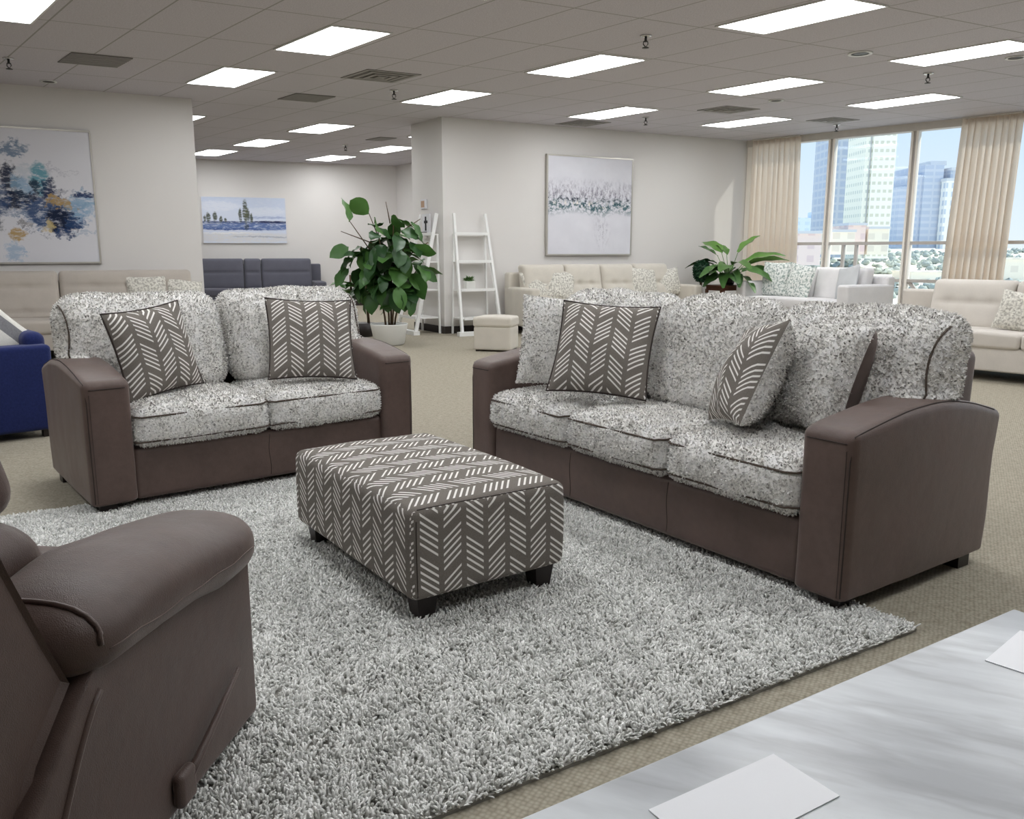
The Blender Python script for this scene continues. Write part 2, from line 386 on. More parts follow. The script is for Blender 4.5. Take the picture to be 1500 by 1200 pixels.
def beam(p, q, w, d=None, up=(0, 0, 1)):
    """rectangular bar from p to q"""
    p = np.array(p, float); q = np.array(q, float); d = d or w; t = (q-p)/np.linalg.norm(q-p)
    u = np.array(up, float)
    if abs(t@u) > .95: u = np.array([0, 1., 0])
    a = np.cross(t, u); a /= np.linalg.norm(a); b = np.cross(a, t)
    V = [c+a*sx*w/2+b*sy*d/2 for c in (p, q) for sy in (-1, 1) for sx in (-1, 1)]
    return np.array(V), [(0, 2, 3, 1), (4, 5, 7, 6), (0, 1, 5, 4), (2, 6, 7, 3), (0, 4, 6, 2), (1, 3, 7, 5)]
def snapper(V, F):
    tree = BVHTree.FromPolygons([tuple(v) for v in V], [tuple(f) for f in F])
    def snap(P, off=.001):
        out = []
        for p in P:
            c, nrm, i, dd = tree.find_nearest(Vector(p)); out.append(tuple(c+nrm*off))
        return out
    def cast(x, z, y0=-1.0, off=.002):
        c, nrm, i, dd = tree.ray_cast(Vector((x, y0, z)), Vector((0, 1, 0))); return None if c is None else tuple(c+nrm*off)
    snap.cast = cast; return snap
def wob(V, amp, scale, seed=0):
    """gentle lumps: a few sine waves"""
    g = np.random.default_rng(seed); o = np.zeros(len(V))
    for _ in range(6):
        k = g.normal(size=3)*scale; o += np.sin(V@k+g.random()*6.3)
    return o*amp/3

# ------------------------------------------------------------------ camera, world
H = 1.2375
cam = bpy.data.cameras.new('camera'); co = bpy.data.objects.new('camera', cam); COL.objects.link(co)
cam.sensor_width = 36; cam.lens = 1234.18/1500*36; cam.clip_start = .05; cam.clip_end = 5000
co.location = (0, 0, H); co.rotation_euler = (R(90-10.62), 0, 0); scn.camera = co
scn.view_settings.view_transform = 'Standard'; scn.view_settings.look = 'None'; scn.view_settings.gamma = 1; scn.view_settings.use_curve_mapping = False
scn.view_settings.exposure = 0.0
scn.cycles.use_denoising = True; scn.cycles.max_bounces = 9; scn.cycles.diffuse_bounces = 5; scn.cycles.transparent_max_bounces = 12
scn.cycles.caustics_reflective = False; scn.cycles.caustics_refractive = False; scn.cycles.sample_clamp_indirect = 6

w = bpy.data.worlds.new('sky'); scn.world = w; w.use_nodes = True; nt = w.node_tree; nt.nodes.clear()
tc = nt.nodes.new('ShaderNodeTexCoord'); sp = nt.nodes.new('ShaderNodeSeparateXYZ'); nt.links.new(tc.outputs['Generated'], sp.inputs[0])
mr = nt.nodes.new('ShaderNodeMapRange'); mr.inputs[1].default_value = 0; mr.inputs[2].default_value = .22; nt.links.new(sp.outputs[2], mr.inputs[0])
mx = nt.nodes.new('ShaderNodeMix'); mx.data_type = 'RGBA'; nt.links.new(mr.outputs[0], mx.inputs['Factor'])
mx.inputs[6].default_value = (*lin(226, 234, 243), 1); mx.inputs[7].default_value = (*lin(182, 213, 246), 1)
bg = nt.nodes.new('ShaderNodeBackground'); bg.inputs[1].default_value = 1.3; nt.links.new(mx.outputs[2], bg.inputs[0])
wo = nt.nodes.new('ShaderNodeOutputWorld'); nt.links.new(bg.outputs[0], wo.inputs[0])
sun = bpy.data.lights.new('sun', 'SUN'); sun.energy = 6.0; sun.angle = R(.6); sun.color = (1, .95, .86)
so = bpy.data.objects.new('sun', sun); COL.objects.link(so)
sdir = Vector((-.98*math.cos(R(46)), -.15*math.cos(R(46)), -math.sin(R(46)))); so.rotation_euler = sdir.to_track_quat('-Z', 'Y').to_euler(); so.location = (30, 20, 40)

# ------------------------------------------------------------------ room shell
HC = 3.18
def struct(name, mb, mat, smooth=False, parent=None):
    o = mb.build(name, mat, parent, smooth)
    if parent is None: o['kind'] = 'structure'
    return o
CC = np.array([-1.03, 12.91]); BU = np.array([.884, .468]); BN = np.array([.468, -.884])        # back wall: corner, along, into the room
RC = np.array([4.257, 15.723]); WD = np.array([.690, -.7235]); WN = np.array([-.7235, -.690])   # window wall
LP = np.array([-4.150, 11.467]); LU = np.array([.876, .483]); LN = np.array([.483, -.876])      # left wall: its free end
FP = np.array([-6.749, 18.668]); FU = np.array([.942, .337]); FN = np.array([.337, -.942])      # far wall
FR = np.array([-2.675, 20.126])
def bw(s, d=0): return CC+BU*s+BN*d
def ww(s, d=0): return RC+WD*s+WN*d
def fw(s, d=0): return FP+FU*s+FN*d
LA = np.array([-6.011, 10.429])
def lw(s, d=0): return LA+LU*s+LN*d
def prism(poly, z0, z1):
    n = len(poly); V = [(p[0], p[1], z) for z in (z0, z1) for p in poly]
    return np.array(V), [tuple(range(n))[::-1], tuple(range(n, 2*n))]+[(i, (i+1) % n, n+(i+1) % n, n+i) for i in range(n)]
def wall_seg(a, b, thick, z0=0, z1=HC):
    """vertical slab from a to b; thickness goes to the right-hand side of a->b when positive"""
    a = np.array(a); b = np.array(b); u = (b-a)/np.linalg.norm(b-a); n = np.array([u[1], -u[0]])*thick
    return prism([a, a+n, b+n, b], z0, z1)

ROOM = [(-14, -6), (17.6, -6), tuple(ww(19.5, -.10)), tuple(ww(0, -.10)), (2, 24), (-14, 24)]
struct('floor', MB().add(*prism(ROOM, -.1, 0)), 'carpet')
# ceiling sheet with the tile grid in its UVs: one cell is a .65 x 1.225 m tile running with the lamps
DU = np.array([.887, .462]); DV = np.array([-.645, .764]); L0 = np.array([.763, 9.476])
Ainv = np.linalg.inv(np.array([DU*.65, DV*1.225]).T)
Vc, Fc = prism(ROOM, HC, HC+.12)
uvc = [[tuple(Ainv@(Vc[i][:2]-L0)+.5) for i in f] for f in Fc]
struct('ceiling', MB().add(Vc, Fc, uvc), 'ceiling')
# the solid mass behind the back wall, with the column face on its left
struct('wall_back', MB().add(*prism([CC, CC-BU*0+np.array([-.554, .884])*1.0, CC+np.array([-.554, .884])+BU*.12, CC+BU*.12+BN*-.25, RC+BN*-.25, RC], 0, HC)), 'wall')
LE = lw(-4.6)
struct('wall_left', MB().add(*wall_seg(LE, lw(2.13), -.16)), 'wall')
struct('wall_far', MB().add(*wall_seg(fw(-3.5), FR, -.15)), 'wall')
struct('wall_far_right', MB().add(*wall_seg(FR, FR+np.array([.579, -.815])*5.2, -.15)), 'wall')
struct('wall_far_left', MB().add(*wall_seg(lw(-3.2, -.16), fw(-3.4, .05), -.15)), 'wall')
struct('wall_front', MB().add(*wall_seg((17.6, -4.2), (-11.2, -4.2), -.15)), 'wall')
struct('wall_right', MB().add(*wall_seg(ww(19.48, 0), (17.6, -4.2), -.15)), 'wall')
struct('wall_side', MB().add(*wall_seg((-11, -4.2), LE, -.15)), 'wall')
def base(name, a, b):
    struct(name, MB().add(*wall_seg(a, b, .015, 0, .11)), 'baseboard')
base('baseboard_back', bw(0, .001), bw(5.9, .001))
base('baseboard_column', CC+np.array([-.554, .884])*1.0+np.array([-.001, 0]), CC+np.array([-.001, 0]))
base('baseboard_left', lw(-4.3, .001), lw(2.12, .001)); base('baseboard_far', fw(-3.3, .001), fw(4.2, .001))
base('baseboard_far_right', FR+np.array([-.002, -.02]), FR+np.array([.579, -.815])*5-np.array([.002, 0]))

# window wall: frame members, panes; runs past the picture on the right
WL = 19.5
win = empty('window_1', kind='structure')
fr = MB(); ra = MB()
def wbar(mb, s0, s1, z0, z1, d0=-.06, d1=.05): mb.add(*prism([ww(s0, d0), ww(s1, d0), ww(s1, d1), ww(s0, d1)], z0, z1))
wbar(fr, 0, .10, 0, 3.07)
for s in (1.57, 2.91, 4.72, 6.1, 7.5, 8.9, 10.3, 11.7, 13.1, 14.5, 15.9, 17.3, 18.7):
    wbar(fr, s-.055, s-.022, 0, 3.07); wbar(fr, s+.022, s+.058, 0, 3.07); wbar(ra, s-.022, s+.022, 0, 3.07, -.03, .02)
for s in (1.875, 2.096): wbar(ra, s-.022, s+.022, .78, 1.37, -.03, .03)
wbar(ra, .06, WL, 1.345, 1.395, -.04, .035); wbar(ra, .06, WL, .755, .805, -.04, .035); wbar(fr, .06, WL, 0, .05)
fr.build('window_frame', 'frame', win, False); ra.build('glazing_bar', 'rail', win, False)
br = MB(); br.add(*beam((*ww(2.98, -.02), .77), (*ww(3.6, -.02), .03), .05)) ; br.build('brace', 'rail', win, False)
gl = MB(); gl.add(*prism([ww(.06, -.012), ww(WL, -.012), ww(WL, -.006), ww(.06, -.006)], .05, 3.07)); gl.build('pane', 'glass', win, False)
struct('trim_1', MB().add(*prism([ww(0, -.12), ww(WL, -.12), ww(WL, .09), ww(0, .09)], 3.07, HC)), 'track')

# ------------------------------------------------------------------ ceiling fittings
def lamp(c, w=.57, l=1.16):
    e = empty('ceiling_light', loc=(c[0], c[1], HC))
    f = MB(); g = MB(); a, b = DU*w/2, DV*l/2
    P = [-a-b, a-b, a+b, -a+b]
    a2, b2 = DU*(w/2-.018), DV*(l/2-.018); Q = [-a2-b2, a2-b2, a2+b2, -a2+b2]
    for i in range(4): f.add(*prism([P[i], P[(i+1) % 4], Q[(i+1) % 4], Q[i]], -.012, -.0005))
    g.add(*prism(Q, -.009, -.001)); f.build('lamp_frame', 'lampframe', e, False); g.build('diffuser', 'lamp', e, False)
    return e
lab = 'glowing rectangular ceiling light panel '
LAMPS = [((.763, 9.476), 'above the middle of the room, nearest to the top sprinkler'), ((-1.70, 8.40), 'nearest the viewer at top, left of centre'), ((-3.196, 10.07), 'beside the square vent close to the left wall end'),
    ((-.857, 11.345), 'just in front of the white column'), ((1.426, 12.572), 'over the framed pale abstract painting'), ((3.014, 10.607), 'in the middle of the right half, before the window curtains'),
    ((5.117, 11.596), 'near the window head, in front of the two upright mullions'), ((4.50, 8.90), 'largest on the right, cut by the right edge of the picture'), ((3.557, 13.416), 'smallest of the right half, near the window corner'),
    ((-3.066, 14.099), 'in the back area, second nearest to the white column'), ((-4.552, 15.913), 'in the back area, middle of the left-hand line'), ((-5.966, 17.449), 'in the back area, last one by the left wall end'),
    ((-3.831, 18.446), 'closest to the far wall with the landscape painting'), ((-2.396, 16.882), 'in the back area touching the left edge of the white column'), ((-5.065, 13.141), 'half hidden behind the left wall end, topmost in the back area'), ((-1.185, 14.775), 'a sliver beside the left edge of the white column')]
l0 = lamp((0, 0)); first = True
for (c, tx) in LAMPS:
    if first: o = l0; first = False; o.location = (c[0], c[1], HC)
    else: o = dup(l0, (c[0], c[1], HC))
    tag(o, lab+tx if False else 'bright rectangular ceiling light '+tx, 'ceiling light', 'ceiling lights')
tag(dup(l0, (2.4, 7.55, HC)), 'bright rectangular ceiling light cut by the top edge, right of centre', 'ceiling light', 'ceiling lights')
tag(dup(l0, (-4.03, 7.2, HC)), 'bright rectangular ceiling light in the top left corner, before the grey vent', 'ceiling light', 'ceiling lights')
for (x, y) in [(-.08, 6.5), (1.54, 4.66), (-2.4, 5.3), (-.8, 3.45), (4.0, 5.7), (.8, 1.6), (5.6, 3.85), (3.16, 2.8), (-4.7, 4.1), (-3.1, 2.25), (6.3, 6.9), (7.9, 5.0), (-6.4, 6.0), (8.3, 8.0)]:  # unseen lamps carrying on the grid, added to light the foreground
    tag(dup(l0, (x, y, HC)), 'bright rectangular ceiling light added overhead, out of the picture', 'ceiling light', 'ceiling lights')

def vent(c, w, l, louver, label):
    e = empty('ceiling_vent', label, 'vent', 'ceiling vents', (c[0], c[1], HC)); f = MB(); k = MB()
    a, b = DU*w/2, DV*l/2; P = [-a-b, a-b, a+b, -a+b]; k.add(*prism(P, -.005, -.0005)); k.build('backing', 'ventdark', e, False)
    n = 9
    for i in range(n):
        t = -1+2*(i+.5)/n
        if louver == 0: f.add(*prism([b*t-a-b*.06, b*t+a-b*.06, b*t+a+b*.06, b*t-a+b*.06], -.011, -.004))
    if louver == 1:
        for q in (1, .72, .44, .18):
            for i in range(4):
                A = [-a-b, a-b, a+b, -a+b]; f.add(*prism([A[i]*q, A[(i+1) % 4]*q, A[(i+1) % 4]*(q-.14), A[i]*(q-.14)], -.016*(1.2-q)-.004, -.003))
    f.build('grille', 'vent', e, False); return e
vent((-4.30, 9.20), .56, .58, 0, 'large grey louvred ceiling vent by the left wall, above the abstract painting')
vent((-1.478, 10.01), .62, .60, 1, 'square stepped grey ceiling vent left of the ceiling centre, before the column')
vent((-2.64, 11.365), .50, .54, 0, 'smaller grey louvred ceiling vent near the opening to the back area')
vent((-2.296, 15.382), .30, .5, 0, 'tiny dark ceiling vent in the back area just left of the column')
vent((1.089, 13.55), .56, .55, 1, 'dark stepped ceiling vent against the back wall above the pale painting')
vent((3.012, 12.293), .6, .5, 1, 'pale stepped ceiling vent between two lights before the window corner')
vent((4.822, 13.251), .55, .45, 1, 'small pale stepped ceiling vent near the window head')

def sprinkler(x, y, label):
    e = empty('ceiling_sprinkler', label, 'sprinkler', 'fire sprinklers', (x, y, HC))
    MB().add(*lathe([(.006, -.0005), (.055, -.001), (.05, -.012), (.02, -.018), (.012, -.02)])).build('escutcheon', 'metal', e)
    h = MB(); h.add(*lathe([(.012, -.018), (.012, -.045), (.02, -.05), (.016, -.056)], 12))
    h.add(*tube([(-.018, 0, -.05), (-.022, 0, -.075), (0, 0, -.10)], .005)); h.add(*tube([(.018, 0, -.05), (.022, 0, -.075), (0, 0, -.10)], .005))
    h.add(*lathe([(.006, -.095), (.032, -.105), (.032, -.109), (.006, -.11)], 14)); h.build('spray_head', 'dull', e); return e
s0 = sprinkler(-5.143, 9.116, 'chrome fire sprinkler at far left, above the abstract painting')
for (x, y, t) in [(-1.445, 10.854, 'fire sprinkler hanging beside the ceiling light in front of the column'), (1.224, 8.203, 'fire sprinkler at the top middle, nearest to the viewer'), (1.971, 12.989, 'small fire sprinkler above the right edge of the pale painting'),
                  (4.609, 9.852, 'fire sprinkler between the two ceiling lights at upper right'), (5.042, 13.665, 'fire sprinkler close to the window head above the blue tower'), (-3.08, 16.214, 'tiny fire sprinkler in the back area ceiling')]: dup(s0, (x, y, HC), 0, t)
def spot(x, y, label, r=.09):
    e = empty('ceiling_speaker', label, 'ceiling fixture', 'recessed ceiling fixtures', (x, y, HC))
    MB().add(*lathe([(r*.7, -.001), (r, -.001), (r*.98, -.01), (r*.72, -.008)], 24, False)).build('ring', 'lampframe', e)
    MB().add(*lathe([(.001, -.0006), (r*.74, -.0006), (r*.7, -.004), (.001, -.003)], 24)).build('baffle', 'dull', e); return e
spot(-5.377, 10.308, 'small dark round ceiling fixture close to the left wall'); spot(3.469, 8.905, 'round dark ceiling fixture at upper right, left of the largest light', .12)
spot(3.452, 11.564, 'round pale ceiling fixture between two lights on the right', .1); spot(5.125, 9.085, 'round ceiling fixture under the largest light at the right edge', .1)

# ------------------------------------------------------------------ the leather suite
def flat_cushion(w, d, h, r, crown, seed, dens, noise=.006, n=(14, 12, 4)):
    V, F, ids = soft_box(w, d, h, r, n)
    k = np.clip(1-(2*V[:, 0]/w)**4, 0, 1)*np.clip(1-(2*V[:, 1]/d)**4, 0, 1); top = V[:, 2]/h
    V[:, 2] += crown*k*np.clip(top*2-1, 0, 1); V[:, 2] -= crown*.15*k*np.clip(1-top*2, 0, 1)
    sidek = np.clip(1-(2*V[:, 0]/w)**4, 0, 1)*(1-np.abs(2*top-1)**2).clip(0, 1)
    V[:, 1] -= .022*sidek*(V[:, 1] < -d*.35)
    nrm = V-np.array([0, 0, h/2]); nrm /= np.linalg.norm(nrm, axis=1)[:, None]
    V += nrm*wob(V, noise, 14, seed)[:, None]
    return V, F
def round_rect(w, d, r, z, k=6):
    P = []
    for (sx, sy, a0) in ((1, -1, -90), (1, 1, 0), (-1, 1, 90), (-1, -1, 180)):
        for i in range(k+1):
            a = R(a0+90*i/k); P.append((sx*(w/2-r)+r*math.cos(a), sy*(d/2-r)+r*math.sin(a), z))
    return P
def back_cushion(w, d, h, seed):
    """plump pillow-back standing on its long edge, local x width, y depth (front -), z height"""
    V, F, ids = soft_box(w, d, h, min(.115, d*.46), (14, 5, 10), 5)
    kx = np.clip(1-(2*V[:, 0]/w)**4, 0, 1); kz = np.clip(1-(2*V[:, 2]/h-1)**4, 0, 1)
    V[:, 1] -= .05*kx*kz*(V[:, 1] < 0); V[:, 1] += .02*kx*kz*(V[:, 1] > 0)
    V[:, 2] += .028*kx*np.clip(V[:, 2]/h*2-1, 0, 1)
    nrm = V-np.array([0, 0, h/2]); nrm /= np.linalg.norm(nrm, axis=1)[:, None]
    V += nrm*wob(V, .010, 11, seed)[:, None]
    return V, F
def arm_shape(aw, D, zb, sgn):
    """sgn -1: outer side is -x"""
    V, F, ids = soft_box(aw, D, 1.0, .035, (5, 22, 14)); V[:, 1] += D/2
    y = V[:, 1]/D; top = .645+.068*np.sin(np.clip(y/.62, 0, 1)*PI/2)-.088*np.clip((y-.42)/.58, 0, 1)**1.7
    t = V[:, 2]
    bot = zb+.0*y
    V[:, 2] = bot+np.where(t > .9, (top-bot)-(1-t)*1.0, t/.9*(top-bot-.1))
    V[:, 2] += .014*np.clip(t*3-2, 0, 1)*np.clip(1-(2*V[:, 0]/aw)**2, 0, 1)
    out = (V[:, 0]*sgn > aw*.3); V[:, 0] += sgn*.018*np.sin(np.clip(t, 0, 1)*PI)*np.sin(np.clip(y, 0, 1)*PI)*out
    V[:, 1] += .03*np.clip((V[:, 2]-.45)/.2, 0, 1)*(y > .6)-.02*np.clip((.2-V[:, 2])/.2, 0, 1)*(y > .6)
    V += (V-np.array([0, D/2, .35]))/.5*wob(V, .0022, 9, 3)[:, None]
    return V, F
def arm_top(y, D):
    y = y/D; return .645+.068*math.sin(min(y/.62, 1)*PI/2)-.088*max((y-.42)/.58, 0)**1.7
def make_suite(name, label, L, ns, loc, yaw, cat, seed):
    D, aw, zr, zb = .97, .209, .306, .05
    e = empty(name, label, cat, None, (*loc, 0), R(yaw))
    V, F, _ = soft_box(L-2*aw+.02, D-.05, zr-zb, .028, (18, 8, 4)); V += np.array([L/2, D/2-.012, zb]); bo = MB().add(V, F).build('base', 'leather', e)
    sl = (L-2*aw)/ns; sn = snapper(V, F)
    for i in range(1, ns):
        x = aw+sl*i; P = sn([(x+.004*math.sin(k*.6), -.03, zb+.012+(zr-zb-.015)*k/13) for k in range(14)]+[(x, .03*k, zr) for k in range(1, 4)], .0004)
        MB().add(*tube(P, .0016, 5)).build('base_seam', 'seam', bo)
    for sgn, x0 in ((-1, aw/2), (1, L-aw/2)):
        V, F = arm_shape(aw, D, zb, sgn); V += np.array([x0, -.012, 0]); a = MB().add(V, F).build('arm', 'leather', e)
        m = MB(); sn = snapper(V, F); xe = x0+sgn*(aw/2+.02)
        P = [(x0+sgn*(aw/2+.004), -.03, zb+.02+(.60-zb)*i/16) for i in range(15)]+[(xe, -.02, .66)]+[(xe, D*i/24, arm_top(D*i/24, D)+.03) for i in range(1, 24)]
        m.add(*tube(sn(P, .0006), .0026, 6))
        m.add(*tube(sn([(x0+sgn*(aw/2-.018), -.05, zb+.02+(.60-zb)*i/16) for i in range(16)], .0004), .0013, 5))
        P = [(x0-aw/2+.02+(aw-.04)*i/10, -.05, .612) for i in range(11)]; m.add(*tube(sn(P, .0006), .0024, 6))
        m.build('arm_piping', 'seam', a)
    V, F, _ = soft_box(L-.20, .20, .80, .045, (18, 4, 8)); V[:, 2] += zb+.01
    V[:, 1] += D-.13+.05*(V[:, 2]-.4); V[:, 0] += L/2; MB().add(V, F).build('back_frame', 'leather', e)
    for i in range(ns):
        wd, dp, hh = sl-.006, .64, .185
        V, F = flat_cushion(wd, dp, hh, .05, .028, seed+i, 0); off = np.array([aw+sl*(i+.5), dp/2-.022, zr+.002])
        c = MB().add(V, F).tufts(15000, .009, .0055, .55, seed+i).build('seat_cushion', 'sherpa', e, loc=off)
        p = MB()
        for z in (hh-.022, .028):
            q = np.array(round_rect(wd+.004, dp+.004, .05, z)); ky = np.clip(1-(2*q[:, 0]/wd)**4, 0, 1)*(q[:, 1] < -dp*.3); q[:, 1] -= .016*ky; q[:, 2] += .006*np.sin(q[:, 0]*23+seed+i)
            p.add(*tube(snapper(V, F)([(a_*1.03, b_*1.03, c_) for a_, b_, c_ in q], .006), .0045, 6, True))
        p.build('welt', 'welt', c)
    ex = .192
    cuts = [aw-ex]+[aw+sl*i for i in range(1, ns)]+[L-aw+ex]
    for i in range(ns):
        wd = cuts[i+1]-cuts[i]-.004; hh = .513
        V, F = back_cushion(wd, .25, hh, seed+20+i)
        # shorter where the cushion sits over an arm
        V[:, 1] += .16*(V[:, 2]/hh-.25); x = V[:, 0]+(cuts[i]+cuts[i+1])/2
        over = np.maximum(np.clip((aw-x)/.06, 0, 1), np.clip((x-(L-aw))/.06, 0, 1)); lowz = np.clip((.24-V[:, 2])/.24, 0, 1)
        V[:, 2] += over*lowz*.205
        c = MB().add(V, F).tufts(15000, .010, .0055, .55, seed+40+i).build('back_cushion', 'sherpa', e, loc=((cuts[i]+cuts[i+1])/2, .60, .482))
        p = MB()
        for sx in ((-1,) if i == 0 else ()) + ((1,) if i == ns-1 else ()):
            q = []; sn = snapper(V, F)
            for k in range(20):
                z = .225+(hh-.245)*k/19; h_ = sn.cast(sx*(wd/2-.040-.018*math.sin(k/19*PI)), z, -1, .006)
                if h_: q.append(h_)
            p.add(*tube(q, .0042, 6))
        if p.n: p.build('welt', 'welt', c)
    for (x, y) in ((.075, .06), (L-.075, .06), (.06, D-.14), (L-.06, D-.14)):
        z0 = .012 if y < .3 else .0
        MB().add(*prism([(x-.04, y-.04), (x+.04, y-.04), (x+.04, y+.04), (x-.04, y+.04)], z0, zb+.012)).build('foot', 'foot', e, False)
    return e
make_suite('loveseat', 'brown leather loveseat with two mottled fleece seat cushions, left of the ottoman', 1.763, 2, (-1.969, 3.801), 38.33, 'sofa', 100)
make_suite('sofa', 'brown leather three-seat sofa with mottled fleece cushions, right of the ottoman', 2.363, 3, (-.222, 4.637), -55.02, 'sofa', 200)

# ------------------------------------------------------------------ throw pillows
def pillow_grid(size, T, side, n=22, pinch=.07, aspect=1.0, seed=0):
    t = np.linspace(-1, 1, n); S, Z = np.meshgrid(t, t, indexing='ij')
    S = np.sign(S)*np.abs(S)**.85; Z = np.sign(Z)*np.abs(Z)**.85
    x = size/2*S*(1-pinch*(1-Z**2)); z = size/2*aspect*Z*(1-pinch*(1-S**2))
    prof = (1-np.abs(S)**2.6).clip(0)**.55*(1-np.abs(Z)**2.6).clip(0)**.55
    y = side*T*prof; V = np.stack([x, y, z], -1).reshape(-1, 3)
    edge = prof.reshape(-1); V[:, 1] += side*wob(V, .010, 16, seed)*np.sqrt(edge)
    F = []; UV = []
    for i in range(n-1):
        for j in range(n-1):
            q = [i*n+j, (i+1)*n+j, (i+1)*n+j+1, i*n+j+1]; q = q if side < 0 else q[::-1]
            F.append(q); UV.append([(float(V[k][0])+.044, float(V[k][2])) for k in q])
    return V, F, UV
def pillow(name, label, group, loc, eul, size, front, back, T=.085, Tb=None, fleece=(False, False), edge=None, aspect=1.0, seed=0, cat='throw pillow'):
    e = empty(name, label, cat, group, loc, rot=[R(a) for a in eul])
    for side, mt, fz, nm in ((-1, front, fleece[0], 'front_cover'), (1, back, fleece[1], 'back_cover')):
        V, F, UV = pillow_grid(size, T if side < 0 else (Tb or T), side, aspect=aspect, seed=seed+side)
        m = MB().add(V, F, UV)
        if fz: m.tufts(15000, .009, .0055, .55, seed+9)
        m.build(nm, mt, e)
    if edge:
        t = np.linspace(-1, 1, 13); P = []
        for (a, b) in ((1, 0), (0, 1), (-1, 0), (0, -1)):
            for k in t[:-1]:
                s, z = (k, -1) if (a, b) == (1, 0) else (1, k) if (a, b) == (0, 1) else (-k, 1) if (a, b) == (-1, 0) else (-1, -k)
                P.append((size/2*s*(1-.07*(1-z*z)), 0, size/2*aspect*z*(1-.07*(1-s*s))))
        MB().add(*tube(P, .005, 6, True)).build('piping', edge, e)
    return e
TP = 'throw pillows on the leather suite'
pillow('throw_pillow', 'chevron throw pillow tilted on the left seat of the loveseat', TP, (-1.824, 4.282, .742), (-13.76, -5.72, 60.67), .455, 'chevron', 'sherpa', .085, .07, (False, True), 'seam', seed=1)
pillow('throw_pillow', 'upright chevron throw pillow against the right arm of the loveseat', TP, (-1.129, 4.723, .757), (-26.14, 2.83, 21.51), .48, 'chevron', 'sherpa', .085, .07, (False, True), 'seam', seed=2)
pillow('throw_pillow', 'mottled fleece throw pillow in the left corner of the sofa, behind a chevron one', TP, (.265, 4.40, .774), (-11.17, 1.79, -19.48), .478, 'sherpa', 'leather', .075, .06, (True, False), None, seed=3)
pillow('throw_pillow', 'chevron throw pillow leaning at the left end of the sofa, before a fleece one', TP, (.445, 4.083, .772), (-29.26, 2.96, -18.0), .486, 'chevron', 'sherpa', .085, .075, (False, True), 'seam', seed=4)
pillow('throw_pillow', 'chevron throw pillow seen nearly edge-on near the right end of the sofa', TP, (.973, 3.455, .745), (-25.85, -8.88, -88.15), .457, 'chevron', 'sherpa', .085, .13, (False, True), None, seed=5)
pillow('throw_pillow', 'mottled fleece throw pillow with brown leather back beside the right sofa arm', TP, (1.225, 3.345, .76), (-14.2, 5.4, -74), .465, 'sherpa', 'leather', .085, .15, (True, False), None, seed=6)

# ------------------------------------------------------------------ chevron ottoman
W, D, zb, zt = .6405, 1.048, .099, .4165
e = empty('ottoman', 'rectangular chevron-covered ottoman with dark block legs on the shag rug', 'ottoman', None, (-.328, 2.600, 0), R(34.54))
V, F, ids = soft_box(W, D, zt-zb, .032, (14, 20, 8))
UV = []
for f, i in zip(F, ids):
    q = []
    for k in f:
        x, y, z = V[k]; dz = (zt-zb)-z
        q.append((y+.5, x) if i >= 4 else (y+.5, -W/2-dz) if i == 0 else (y+.5, W/2+dz) if i == 1 else (x+.03, z))
    UV.append(q)
k = (1-(2*V[:, 0]/W)**4).clip(0)*(1-(2*V[:, 1]/D)**4).clip(0); V[:, 2] += .022*k*(V[:, 2] > .2)+zb
V[:, 2] -= 0; tt = (V[:, 2]-zb)/(zt-zb); V[:, 0] *= 1+.012*np.sin(tt.clip(0, 1)*PI); V += np.array([W/2, D/2, 0])
V += (V-np.array([W/2, D/2, .25]))*wob(V, .006, 9, 4)[:, None]
body = MB().add(V, F, UV).build('body', 'chevron', e)
m = MB(); sn = snapper(V, F)
m.add(*tube(sn([(.02, -.01, zb+.01+(zt-zb-.05)*i/8) for i in range(9)], .0004), .002, 5))
m.add(*tube(sn([(.03+(W-.06)*i/14, -.0, zt+.01) for i in range(15)], .0004), .002, 5)); m.build('seam', 'seam', body)
for (x, y) in ((.075, .07), (W-.075, .07), (.075, D-.07), (W-.075, D-.07)):
    a, b = .030, .042; V = [(x+sx*a, y+sy*a, .014) for sy in (-1, 1) for sx in (-1, 1)]+[(x+sx*b, y+sy*b, zb+.02) for sy in (-1, 1) for sx in (-1, 1)]
    MB().add(V, [(0, 2, 3, 1), (4, 5, 7, 6), (0, 1, 5, 4), (2, 6, 7, 3), (0, 4, 6, 2), (1, 3, 7, 5)]).build('leg', 'foot', e, False)

